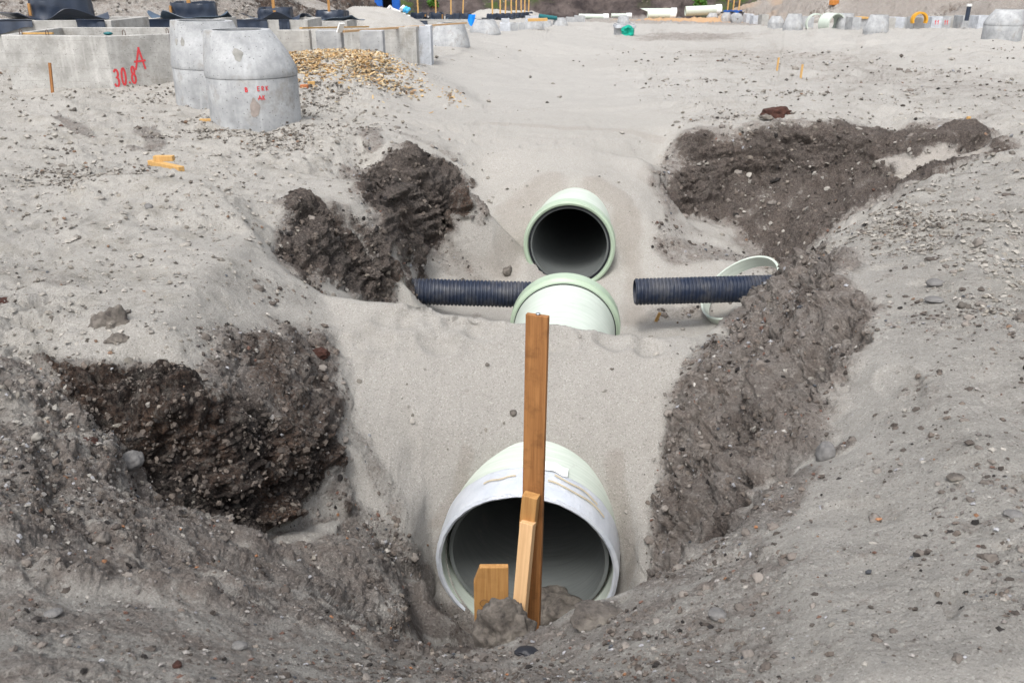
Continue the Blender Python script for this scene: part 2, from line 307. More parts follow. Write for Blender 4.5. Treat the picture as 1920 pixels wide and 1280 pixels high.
def poly_mask(px, soft=.10, warp=.09):
    P = np.array([hit(a, b)[:2] for a, b in px]); lo = P.min(0) - soft * 2 - .3; hi = P.max(0) + soft * 2 + .3
    m = np.zeros_like(X); sel = (X > lo[0]) & (X < hi[0]) & (Y > lo[1]) & (Y < hi[1])
    sc = np.clip(Y[sel] / 5, .6, 2.5)
    x = X[sel] + warp * sc * WX[sel]; y = Y[sel] + warp * sc * WY[sel]
    ins = np.zeros(x.shape, bool); dm = np.full(x.shape, 1e9)
    for i in range(len(P)):
        (x0, y0), (x1, y1) = P[i], P[(i + 1) % len(P)]
        c = ((y0 > y) != (y1 > y)); xi = (x1 - x0) * (y - y0) / (y1 - y0 + 1e-12) + x0; ins ^= c & (x < xi)
        t = np.clip(((x - x0) * (x1 - x0) + (y - y0) * (y1 - y0)) / ((x1 - x0) ** 2 + (y1 - y0) ** 2 + 1e-12), 0, 1)
        dm = np.minimum(dm, np.hypot(x - x0 - t * (x1 - x0), y - y0 - t * (y1 - y0)))
    sd = np.where(ins, dm, -dm); m[sel] = sstep(-soft, soft, sd / np.clip(Y[sel] / 6, .5, 2)); return m
WX = fbm(X, Y, Zt, .45, 4, 141) * 2; WY = fbm(X, Y, Zt, .45, 4, 142) * 2
dark = mask_from([(a, b, c, d, r * 1.0, .8 * v) for a, b, c, d, r, v in DARK]); mix = mask_from([(a, b, c, d, r, .8 * v) for a, b, c, d, r, v in MIX])
BLOCK = poly_mask([(70, 692), (200, 700), (340, 690), (400, 738), (470, 765), (530, 810), (600, 800), (645, 840), (636, 915), (560, 965), (470, 1012), (380, 965), (280, 890), (180, 800)], .08)
UPB = poly_mask([(400, 640), (500, 600), (600, 612), (622, 690), (648, 780), (648, 860), (600, 850), (530, 830), (470, 775), (400, 745), (350, 690)], .12)
FB = poly_mask([(518, 378), (600, 395), (650, 400), (700, 425), (742, 470), (770, 545), (690, 562), (600, 545), (548, 520), (530, 450)], .12)
FC = poly_mask([(655, 320), (720, 318), (790, 292), (860, 315), (892, 360), (890, 400), (838, 440), (790, 488), (740, 488), (700, 430), (672, 370)], .12)
FD_ = poly_mask([(1300, 243), (1450, 236), (1600, 233), (1750, 238), (1880, 258), (1895, 292), (1760, 338), (1620, 395), (1520, 465), (1465, 520), (1425, 485), (1390, 445), (1330, 404), (1250, 408), (1238, 340), (1262, 285)], .14)
RS = poly_mask([(1455, 525), (1500, 470), (1560, 480), (1620, 560), (1630, 640), (1570, 760), (1560, 850), (1470, 880), (1400, 960), (1300, 1050), (1232, 1075), (1232, 960), (1250, 800), (1300, 715), (1350, 640), (1400, 590)], .10)
STRI = poly_mask([(1560, 740), (1640, 650), (1690, 700), (1670, 840), (1590, 850)], .1)
RM_ = poly_mask([(1470, 530), (1620, 430), (1770, 342), (1920, 292), (2500, 250), (3200, 1300), (1000, 1330), (1040, 1200), (1260, 1080), (1400, 990), (1500, 890), (1600, 860), (1650, 700), (1620, 560)], .2)
FG = poly_mask([(-900, 1080), (0, 1085), (250, 1130), (500, 1165), (870, 1230), (960, 1238), (1040, 1185), (1180, 1115), (1300, 1050), (1420, 990), (1500, 1100), (1350, 1400), (-900, 1400)], .15)
LS = poly_mask([(-900, 640), (-100, 690), (60, 694), (100, 722), (180, 800), (280, 890), (380, 965), (480, 1012), (560, 995), (640, 1010), (720, 1060), (800, 1100), (880, 1160), (890, 1240), (500, 1175), (0, 1095), (-900, 1090)], .12)
streak = fbm(X * .28, Y, Zt, .075, 4, 150) * 1.6
dark = np.maximum.reduce([dark * .8, BLOCK, UPB * .55, FB * .9, FC * .92, FD_ * .78, RS * (.40 + .40 * fbm(X * .5, Y, Zt, .45, 3, 160))])
dark = np.maximum(dark, LS * .42 * sstep(560, 860, (X / (Y * cp - (Zt - CZ) * sp)) * FPX * 0 + 560 + 300 * sstep(-1.1, -.4, X)))
mix = np.maximum.reduce([mix * .9, UPB * .8, RS * (.86 + .25 * streak), FG * (.47 + .25 * streak), LS * (.62 + .7 * streak), RM_ * (.22 + .16 * streak)])
mix = mix * (1 - .75 * STRI)
PK = poly_mask([(478, 1004), (540, 965), (598, 915), (638, 880), (640, 960), (612, 1012), (560, 1030), (500, 1024)], .04, .02)
PK2 = poly_mask([(1668, 292), (1690, 348), (1745, 332), (1832, 302), (1850, 286), (1790, 274), (1720, 298)], .06, .05)
mix = np.maximum(mix, mask_from([(660, 1000, 800, 1090, 30, .95), (650, 950, 700, 1010, 24, .8), (1600, 840, 1480, 880, 26, .8), (1480, 880, 1400, 980, 30, .9), (1400, 980, 1290, 1050, 26, .9), (800, 1120, 870, 1180, 40, .95)]))
mix = mix * (1 - PK) * (1 - .9 * PK2); dark = dark * (1 - PK) * (1 - .95 * PK2)
edge = lambda m: np.clip(4 * m * (1 - m), 0, 1)
mix = np.maximum(mix, .6 * np.maximum.reduce([edge(FB), edge(FC), edge(FD_), edge(BLOCK)]))
grey = np.clip(FB * .95 + FC * 1.0 + FD_ * .95 + UPB * .4 + RS + LS * .5, 0, 1)
dark = dark * (1 - .0 * dark)
wet = np.maximum.reduce([mask_from([(960, 420, 940, 500, 34, .8), (1180, 400, 1195, 600, 26, 1), (1030, 340, 960, 400, 30, .8), (1110, 345, 1170, 380, 22, .9), (860, 500, 930, 520, 30, .4), (1240, 560, 1330, 590, 40, .5)]),
    mask_from([(880, 850, 820, 980, 16, .8), (1145, 850, 1180, 1080, 20, .8), (930, 235, 1230, 262, 18, .55), (1240, 300, 1200, 330, 14, .4)])]) * .9
trk = np.zeros_like(X)
for c0, ph in ((.30, 0.), (.345, .4), (.40, 1.1), (.46, 2.0)):
    xc = c0 * (Y + 2) - 1.1 + .5 * np.sin(Y * .09 + ph); trk = np.maximum(trk, (1 - sstep(.10, .26, np.abs(X - xc - .25))) * sstep(14, 18, Y) * (1 - sstep(60, 80, Y)) * (.5 + .5 * fbm(X, Y, Zt, 3, 2, 170 + int(ph * 3))))
mix = np.maximum(mix, .36 * trk)
farbands = poly_mask([(1180, 72), (1230, 60), (1300, 63), (1420, 68), (1400, 76), (1260, 80), (1190, 80)], .8, .5)
mix = np.maximum(mix, farbands * .6)
road = poly_mask([(1300, 92), (1460, 96), (1700, 130), (1960, 170), (1960, 215), (1600, 165), (1400, 120), (1290, 104)], 1.2, .8)
mix = np.maximum(mix, road * (.44 + .25 * streak))
mix = np.clip(mix, 0, 1)
# overgrown bank and spoil heaps have their own soils
far = np.zeros_like(X); orange = np.zeros_like(X)
for (x0, y0, x1, y1, h, sl, b) in HEAPS:
    dx, dy = x1 - x0, y1 - y0
    t = np.clip(((X - x0) * dx + (Y - y0) * dy) / (dx * dx + dy * dy), 0, 1)
    on = sstep(-.5, .15, (h - sl * np.hypot(X - x0 - t * dx, Y - y0 - t * dy)) - (Zt - .6))
    if b == 5: far = np.maximum(far, on)
    if b == 1: dark = np.maximum(dark, .72 * on)
    if b == 0: mix = np.maximum(mix, on * (.62 + .5 * fbm(X, Y, Zt, 2.5, 4, 5))); dark = np.maximum(dark, on * np.clip(.30 + .9 * fbm(X * .7, Y * .7, Zt * .5, 1.6, 4, 15), 0, .7))
    if b in (3, 4): mix = np.maximum(mix, on * (.72 + .8 * fbm(X * .6, Y * .6, Zt * .4, 2.2, 4, 6))); dark = np.maximum(dark, on * np.clip(.34 + .9 * fbm(X * .6, Y * .6, Zt * .5, 3, 4, 8), 0, .75))
    if b == 4: orange = np.maximum(orange, on * .35 * sstep(0, .3, fbm(X, Y, Zt, 2.5, 3, 18)))
    if b == 7: dark = np.maximum(dark, on * .35)
    if b == 6: orange = np.maximum(orange, on); mix *= (1 - on); dark *= (1 - on)
track = sstep(22, 34, Y) * sstep(-1.5, 1.5, X - (.02 * Y + 1.2)) * sstep(.15, .55, fbm(X * .4, Y, Zt, 7, 3, 77) + .62 * sstep(44, 70, Y)) * (1 - sstep(18, 30, X))
mix = np.maximum(mix, .55 * track * (Y < 112))
steep = 1 - nz
dustn = fbm(X, Y, Zt, .16, 4, 60)
dark = np.clip(dark * 1.25 - (1 - steep * 1.1) * .42 * (.75 + .9 * dustn) * (dark > 0) , 0, 1) * (dark > .02)

brite = sstep(12, 20, Y) * (1 - np.clip(mix, 0, 1)) * (1 - sstep(80, 95, Y)) * (1 - .8 * road) * (1 - far)
# relief: broad waviness, crumbly lumps where soil is dark or mixed, faint ripples on clean sand
D = np.clip(dark, 0, 1); M = np.clip(mix, 0, 1)
big = np.clip(Y / 9.0, .35, 8.0)
sx, sy, sz = X, Y, Zt
amp_sand = .018 * fbm(sx, sy, sz, .9, 3, 1) * np.clip(big, .4, 3) + .004 * fbm(sx, sy, sz, .11, 3, 2)
plat = sstep(.0, .8, (-X - 1.2) / 2) + sstep(0, .8, (X - 2.2) / 1.5)
amp_sand += np.clip(plat, 0, 1) * (.05 * fbm(sx, sy, sz, .6, 5, 3, .6) * (Y < 22) + .012 * ridged(sx, sy, sz, .18, 3, 4) * (Y < 22))
def billow(s_, o_, sd, g=.5):
    r = 0; a = 1.0; t = 0
    for i in range(o_): r = r + a * np.abs(vnoise(sx + 3 * i, sy, sz * 1.15, s_ / 2.1 ** i, sd + i)); t += a; a *= g
    return r / t * 2 - .6
strata = ridged(sx * .35, sy * .35, sz * 1.6, .30, 4, 26, .55)
bowl = (1 - np.clip(plat, 0, 1)) * (Y < 15)
amp_sand = amp_sand + bowl * (.012 * fbm(sx, sy, sz, .22, 3, 95) + .014 * np.maximum(ridged(sx, sy * .5, sz * .5, .35, 3, 96), 0) * sstep(.0, .4, fbm(sx, sy, sz, .9, 2, 97)))
crk = np.maximum(0, .22 - np.abs(vnoise(sx * .8, sy * .8, sz * 1.2, .42, 98) + .35 * fbm(sx, sy, sz, .15, 3, 99))) / .22
blk = np.round((vnoise(sx, sy, sz * 1.3, .36, 101) + .25 * fbm(sx, sy, sz, .12, 3, 102)) * 2.5) / 2.5
for fx_, fy_ in ((735, 605), (778, 601), (832, 598), (868, 604), (905, 613), (700, 640), (1215, 655), (1150, 640), (645, 655), (820, 640), (1040, 640)):
    h_ = hit(fx_, fy_); e_ = ((X - h_[0]) / .13) ** 2 + ((Y - h_[1]) / .10) ** 2; amp_sand = amp_sand - .035 * np.exp(-e_ ** 2) + .014 * np.exp(-((np.sqrt(e_) - 1.35) / .35) ** 2) * (e_ < 9)
slump = np.maximum(0, ridged(sx * 1.2, sy * .35, sz * .35, .5, 4, 103, .55)) * bowl * (sz > -1.6)
amp_sand = amp_sand + .03 * slump * sstep(.1, .5, fbm(sx, sy, sz, 1.0, 3, 104) + .3)
lump = .16 * fbm(sx, sy, sz * .8, .55, 2, 21) + .085 * billow(.30, 5, 22, .62) + .13 * strata + .06 * blk - .09 * crk ** 2 + .04 * ridged(sx, sy, sz, .11, 3, 27, .6)
mixl = .05 * fbm(sx, sy, sz, .34, 2, 31) + .055 * billow(.15, 4, 34, .6) * sstep(-.15, .35, fbm(sx, sy, sz, .7, 2, 36)) + .018 * billow(.05, 3, 39, .6) + .06 * RS * ridged(sx * .3, sy, sz, .18, 4, 44, .6) + .05 * RS * blk - .05 * RS * crk + .03 * LS * ridged(sx * .3, sy, sz, .12, 3, 45)
plt = np.clip(plat, 0, 1) * (Y < 26)
amp_sand = amp_sand + plt * (.08 * np.maximum(ridged(sx, sy, sz, .9, 4, 89, .55), -.2) * sstep(-.2, .4, fbm(sx, sy, sz, 2.0, 2, 90)) + .085 * np.maximum(fbm(sx, sy, sz, .38, 4, 81, .6), -.1) + .08 * sstep(.15, .5, fbm(sx, sy, sz, 1.3, 3, 82)) * billow(.22, 4, 83))
steps = (1 - sstep(.10, .16, np.hypot((sx * 3.1 + 1.7 * vnoise(sx, sy, sz, 1.2, 84)) % 1.25 - .6, (sy * 2.3 + 1.9 * vnoise(sx, sy, sz, 1.1, 85)) % 1.4 - .7) * .45)) * (fbm(sx, sy, sz, 2.2, 2, 86) > .12)
amp_sand = amp_sand - .022 * steps * (Y < 24) * (sz > -.42) - .03 * trk + .02 * (Y > 16) * np.clip(big, 1, 3) * ridged(sx * .35, sy, sz, .9, 3, 87) * (Y < 70)
disp = amp_sand * (1 - .5 * np.maximum(D, M)) + lump * np.maximum(D, np.maximum(.72 * RS, .34 * LS)) + mixl * M * (1 - D)
disp = np.where(Y > 24, disp * np.clip(1 + (Y - 24) * .05, 1, 6), disp)
farl = far * (1.1 * fbm(X, Y, Zt, 5, 4, 51) + .35 * ridged(X, Y, Zt, 1.6, 3, 52))
disp += farl
hummock = ((Y > 17) & (Y < 70)) * (X > .30 * Y) * sstep(0, 1, (Y - 17) / 6) * (.22 * np.abs(fbm(X, Y, Zt, 1.3, 4, 71)))
disp += hummock
# keep the ground calm right next to the pipes
for P0, A, rad in ((PF, AF, RF), (PM, AM, RM), (PU, AU, RU)):
    t = (X - P0.x) * A.x + (Y - P0.y) * A.y + (Zt - P0.z) * A.z
    d = np.sqrt(np.maximum((X - P0.x) ** 2 + (Y - P0.y) ** 2 + (Zt - P0.z) ** 2 - t * t, 0))
    near = (1 - sstep(rad + .02, rad + .22, d)) * (t > -2.6) * (t < 3)
    disp *= (1 - .85 * near)
X = X + nx * disp; Y = Y + ny * disp; Zt = Zt + nz * disp
nx2, ny2, nz2 = normals(X, Y, Zt)

verts = np.stack([X, Y, Zt], -1).reshape(-1, 3).astype(np.float32)
idx = np.arange(NR * NC).reshape(NR, NC)
a = idx[:-1, :]; b = idx[1:, :]; a2 = np.roll(a, -1, axis=1); b2 = np.roll(b, -1, axis=1)
quads = np.stack([a, a2, b2, b], -1).reshape(-1, 4)
# open the pipes: no soil inside their bores
ins = np.zeros(len(verts), bool)
for P0, A, rad, t0, t1 in ((PF, AF, .57, -.05, 2.1), (PM, AM, RM - .03, -2.2, .05), (PU, AU, .51, -.05, 3.9)):
    dv = verts - np.array(P0, dtype=np.float32); t = dv @ np.array(A, dtype=np.float32)
    d = np.sqrt(np.maximum((dv ** 2).sum(1) - t * t, 0)); ins |= (d < rad) & (t > t0) & (t < t1)
quads = quads[~ins[quads].all(1)]

def np_mesh(name, V, Q, mat, smooth=True, parent=None):
    V = np.ascontiguousarray(V, dtype=np.float32); Q = np.ascontiguousarray(Q, dtype=np.int32); n = Q.shape[1]
    me = bpy.data.meshes.new(name); me.vertices.add(len(V)); me.vertices.foreach_set("co", V.ravel())
    me.loops.add(Q.size); me.loops.foreach_set("vertex_index", Q.ravel())
    me.polygons.add(len(Q)); me.polygons.foreach_set("loop_start", np.arange(len(Q), dtype=np.int32) * n)
    me.polygons.foreach_set("loop_total", np.full(len(Q), n, dtype=np.int32))
    me.polygons.foreach_set("use_smooth", np.full(len(Q), smooth, dtype=bool))
    me.update(calc_edges=True)
    if mat: me.materials.append(mat)
    o = bpy.data.objects.new(name, me); COL.objects.link(o)
    if parent: o.parent = parent
    return o
def add_attr(o, name, arr):
    at = o.data.color_attributes.new(name, 'FLOAT_COLOR', 'POINT')
    c = np.ones((len(arr), 4), np.float32); c[:, :arr.shape[1]] = arr; at.data.foreach_set("color", c.ravel())

# ------------------------------------------------------------------ materials
def new_mat(name):
    m = bpy.data.materials.new(name); m.use_nodes = True; nt = m.node_tree
    return m, nt, nt.nodes["Principled BSDF"]
class NT:
    def __init__(s, nt): s.nt = nt; s.co = nt.nodes.new("ShaderNodeTexCoord")
    def n(s, t, **kw):
        nd = s.nt.nodes.new(t)
        for k, v in kw.items(): setattr(nd, k, v)
        return nd
    def l(s, a, b): s.nt.links.new(a, b)
    def noise(s, scale, det=6, rough=.6, vec=None, dist=0):
        nd = s.n("ShaderNodeTexNoise"); nd.inputs['Scale'].default_value = scale; nd.inputs['Detail'].default_value = det
        nd.inputs['Roughness'].default_value = rough; nd.inputs['Distortion'].default_value = dist
        s.l(vec if vec is not None else s.co.outputs['Object'], nd.inputs['Vector']); return nd.outputs['Fac']
    def vor(s, scale, vec=None, out='Distance'):
        nd = s.n("ShaderNodeTexVoronoi"); nd.inputs['Scale'].default_value = scale
        s.l(vec if vec is not None else s.co.outputs['Object'], nd.inputs['Vector']); return nd.outputs[out]
    def ramp(s, fac, stops):
        nd = s.n("ShaderNodeValToRGB"); e = nd.color_ramp.elements
        while len(e) < len(stops): e.new(0.5)
        for i, (p, c) in enumerate(stops):
            e[i].position = p; e[i].color = (*c, 1) if not isinstance(c, (int, float)) else (c, c, c, 1)
        s.l(fac, nd.inputs[0]); return nd.outputs[0]
    def mix(s, fac, a, b, mode='MIX'):
        nd = s.n("ShaderNodeMix", data_type='RGBA', blend_type=mode)
        for v, i in ((fac, 0), (a, 6), (b, 7)):
            if isinstance(v, (int, float)): nd.inputs[i].default_value = v
            elif isinstance(v, tuple): nd.inputs[i].default_value = (*v, 1)
            else: s.l(v, nd.inputs[i])
        return nd.outputs[2]
    def math(s, op, a, b=0.0, clamp=False):
        nd = s.n("ShaderNodeMath", operation=op, use_clamp=clamp)
        for v, i in ((a, 0), (b, 1)):
            if isinstance(v, (int, float)): nd.inputs[i].default_value = v
            else: s.l(v, nd.inputs[i])
        return nd.outputs[0]
    def mapr(s, v, a, b, c=0.0, d=1.0):
        nd = s.n("ShaderNodeMapRange"); s.l(v, nd.inputs[0])
        for i, q in enumerate((a, b, c, d)): nd.inputs[i + 1].default_value = q
        return nd.outputs[0]
    def scaled(s, vec3):
        nd = s.n("ShaderNodeMapping"); nd.inputs['Scale'].default_value = vec3; s.l(s.co.outputs['Object'], nd.inputs[0]); return nd.outputs[0]
    def bump(s, h, strength, dist, bsdf, prev=None):
        nd = s.n("ShaderNodeBump"); nd.inputs['Strength'].default_value = strength; nd.inputs['Distance'].default_value = dist
        s.l(h, nd.inputs['Height'])
        if prev is not None: s.l(prev, nd.inputs['Normal'])
        if bsdf is not None: s.l(nd.outputs[0], bsdf.inputs['Normal'])
        return nd.outputs[0]

def ground_material():
    m, nt, bs = new_mat("soil_and_sand"); t = NT(nt)
    at = t.n("ShaderNodeVertexColor", layer_name="soil"); sep = t.n("ShaderNodeSeparateColor"); t.l(at.outputs[0], sep.inputs[0])
    at2 = t.n("ShaderNodeVertexColor", layer_name="soil_far"); sep2 = t.n("ShaderNodeSeparateColor"); t.l(at2.outputs[0], sep2.inputs[0])
    D, M, PL = sep.outputs[0], sep.outputs[1], sep.outputs[2]; FAR, ORG, GR = sep2.outputs[0], sep2.outputs[1], sep2.outputs[2]
    at3 = t.n("ShaderNodeVertexColor", layer_name="soil_wet"); sep3 = t.n("ShaderNodeSeparateColor"); t.l(at3.outputs[0], sep3.inputs[0]); sep3b = sep3.outputs[2]
    n1 = t.noise(1.1, 5, .6); n2 = t.noise(7, 6, .65); n3 = t.noise(45, 5, .7); n4 = t.noise(260, 3, .7)
    sand = t.mix(n1, (.368, .352, .322), (.45, .434, .402))
    sand = t.mix(t.mapr(n2, .35, .7), sand, (.40, .384, .352))
    sand = t.mix(t.mapr(n4, .35, .68), t.mix(.5, sand, (.22, .20, .18)), sand)
    sand = t.mix(sep3b, sand, t.mix(n2, (.33, .316, .293), (.40, .385, .36)))
    grain = t.n("ShaderNodeSeparateColor"); gv_ = t.n("ShaderNodeTexVoronoi"); gv_.inputs['Scale'].default_value = 150; t.l(t.co.outputs['Object'], gv_.inputs['Vector']); t.l(gv_.outputs['Color'], grain.inputs[0])
    g2 = t.n("ShaderNodeSeparateColor"); gw_ = t.n("ShaderNodeTexVoronoi"); gw_.inputs['Scale'].default_value = 62; t.l(t.co.outputs['Object'], gw_.inputs['Vector']); t.l(gw_.outputs['Color'], g2.inputs[0])
    sand = t.mix(t.mapr(grain.outputs[0], .80, .97, 0, .45), sand, (.15, .135, .12)); sand = t.mix(t.mapr(grain.outputs[1], .85, 1.0, 0, .5), sand, (.58, .56, .52))
    patchn = t.noise(2.6, 6, .7); sand = t.mix(t.math('MULTIPLY', t.mapr(patchn, .50, .68), PL, True), sand, t.mix(1.0, sand, (.80, .79, .76), 'MULTIPLY'))
    # scattered dark crumbs on the platforms
    cr = t.vor(38, out='Distance'); cm = t.math('MULTIPLY', t.mapr(cr, .20, .10), t.mapr(n2, .44, .60), True)
    cr2 = t.vor(95, out='Distance'); cm2 = t.math('MULTIPLY', t.mapr(cr2, .24, .12), t.mapr(n3, .42, .6), True)
    sand = t.mix(t.math('MULTIPLY', t.math('MAXIMUM', cm, cm2), PL, True), sand, (.12, .105, .09))
    mixa = t.mix(t.mapr(n3, .36, .66), (.26, .234, .213), (.46, .436, .405))
    mixb = t.mix(t.mapr(n2, .40, .62), mixa, t.mix(.55, mixa, (.27, .215, .18)))
    mixc = t.mix(t.mapr(n4, .35, .7), t.mix(.6, mixb, (.14, .125, .112)), mixb)
    mixc = t.mix(t.mapr(g2.outputs[0], .78, .98, 0, .5), mixc, (.10, .088, .079)); mixc = t.mix(t.mapr(g2.outputs[1], .78, .96, 0, .6), mixc, (.43, .40, .365)); mixc = t.mix(t.mapr(grain.outputs[0], .7, .97, 0, .5), mixc, (.11, .098, .088))
    peat = t.mix(t.mapr(n3, .35, .7), (.017, .014, .013), (.074, .060, .053))
    red = t.noise(2.3, 4, .6)
    peat = t.mix(t.math('MULTIPLY', t.mapr(red, .42, .60), t.mapr(n3, .36, .60)), peat, (.135, .085, .060))
    peat = t.mix(t.mapr(n2, .54, .72), peat, (.125, .112, .10))
    peat = t.mix(t.math('MULTIPLY', GR, .85), peat, t.mix(t.mapr(n3, .33, .68), (.055, .046, .042), (.215, .185, .165)))
    peat = t.mix(t.math('MULTIPLY', t.mapr(t.noise(14, 5, .7), .56, .70), .6), peat, (.22, .20, .175))
    peat = t.mix(t.mapr(g2.outputs[2], .80, .97, 0, .5), peat, (.21, .18, .155)); peat = t.mix(t.mapr(grain.outputs[2], .6, .9, 0, .5), peat, (.012, .011, .011))
    mf = t.math('ADD', M, t.math('MULTIPLY', t.math('SUBTRACT', n3, .5), 1.5)); mf = t.math('ADD', mf, t.math('MULTIPLY', t.math('SUBTRACT', n2, .5), 1.0))
    mf = t.mapr(mf, .30, .62)
    df = t.math('ADD', D, t.math('MULTIPLY', t.math('SUBTRACT', n3, .5), .9)); df = t.math('ADD', df, t.math('MULTIPLY', t.math('SUBTRACT', n2, .5), .7))
    df = t.mapr(df, .34, .56)
    col = t.mix(t.math('MULTIPLY', mf, t.mapr(M, 0.02, .12)), sand, mixc)
    col = t.mix(t.math('MULTIPLY', df, t.mapr(D, 0.02, .12)), col, peat)
    brown = t.math('MULTIPLY', GR, t.math('SUBTRACT', 1.0, D, True)); col = t.mix(t.math('MULTIPLY', brown, .45), col, t.mix(.40, col, (.215, .155, .122)))
    wetf = t.math('MULTIPLY', t.math('ADD', sep3.outputs[0], t.math('MULTIPLY', t.math('SUBTRACT', n2, .5), .5)), t.mapr(sep3.outputs[0], .02, .2), True)
    col = t.mix(t.math('MULTIPLY', wetf, .42), col, t.mix(1.0, col, (.62, .55, .49), 'MULTIPLY'))
    org = t.mix(n3, (.42, .26, .15), (.5, .34, .2)); col = t.mix(ORG, col, org)
    nf = t.noise(.35, 6, .7); nf2 = t.noise(.12, 3, .5)
    bank = t.mix(t.mapr(nf, .38, .62), (.030, .024, .024), (.105, .085, .078))
    bank = t.mix(t.math('MULTIPLY', t.mapr(nf2, .52, .62), t.mapr(t.noise(1.2, 4, .7), .42, .58)), bank, (.045, .065, .02))
    bank = t.mix(t.math('MULTIPLY', t.mapr(t.noise(1.7, 3, .6), .66, .72), .5), bank, (.25, .22, .18))
    col = t.mix(FAR, col, bank)
    t.l(col, bs.inputs['Base Color']); bs.inputs['Roughness'].default_value = .95; bs.inputs['Specular IOR Level'].default_value = .18
    b1 = t.bump(t.noise(300, 3, .8), .55, .004, None)
    b2 = t.bump(t.noise(60, 6, .8), .9, .016, None, b1)
    rough_h = t.math('MULTIPLY', t.noise(26, 7, .75), t.math('ADD', t.math('MAXIMUM', D, M), .12, True))
    t.bump(rough_h, 1.0, .06, bs, b2)
    return m
M_GROUND = ground_material()
ground = np_mesh("ground", verts, quads, M_GROUND)
ground["kind"] = "structure"; ground["label"] = "pale sand and dark peaty soil of the dug-up building site"
PL = np.clip(.25 + .75 * np.clip(plat, 0, 1) * (1 - .55 * sstep(12, 16, R * np.cos(TH)[None]) * sstep(0, 3, R * np.sin(TH)[None])), 0, 1) * (1 - sstep(18, 40, R * np.cos(TH)[None]) * .5)
add_attr(ground, "soil", np.stack([D, M, PL], -1).reshape(-1, 3)); add_attr(ground, "soil_far", np.stack([far, orange, grey], -1).reshape(-1, 3)); add_attr(ground, "soil_wet", np.stack([wet, trk, brite], -1).reshape(-1, 3))

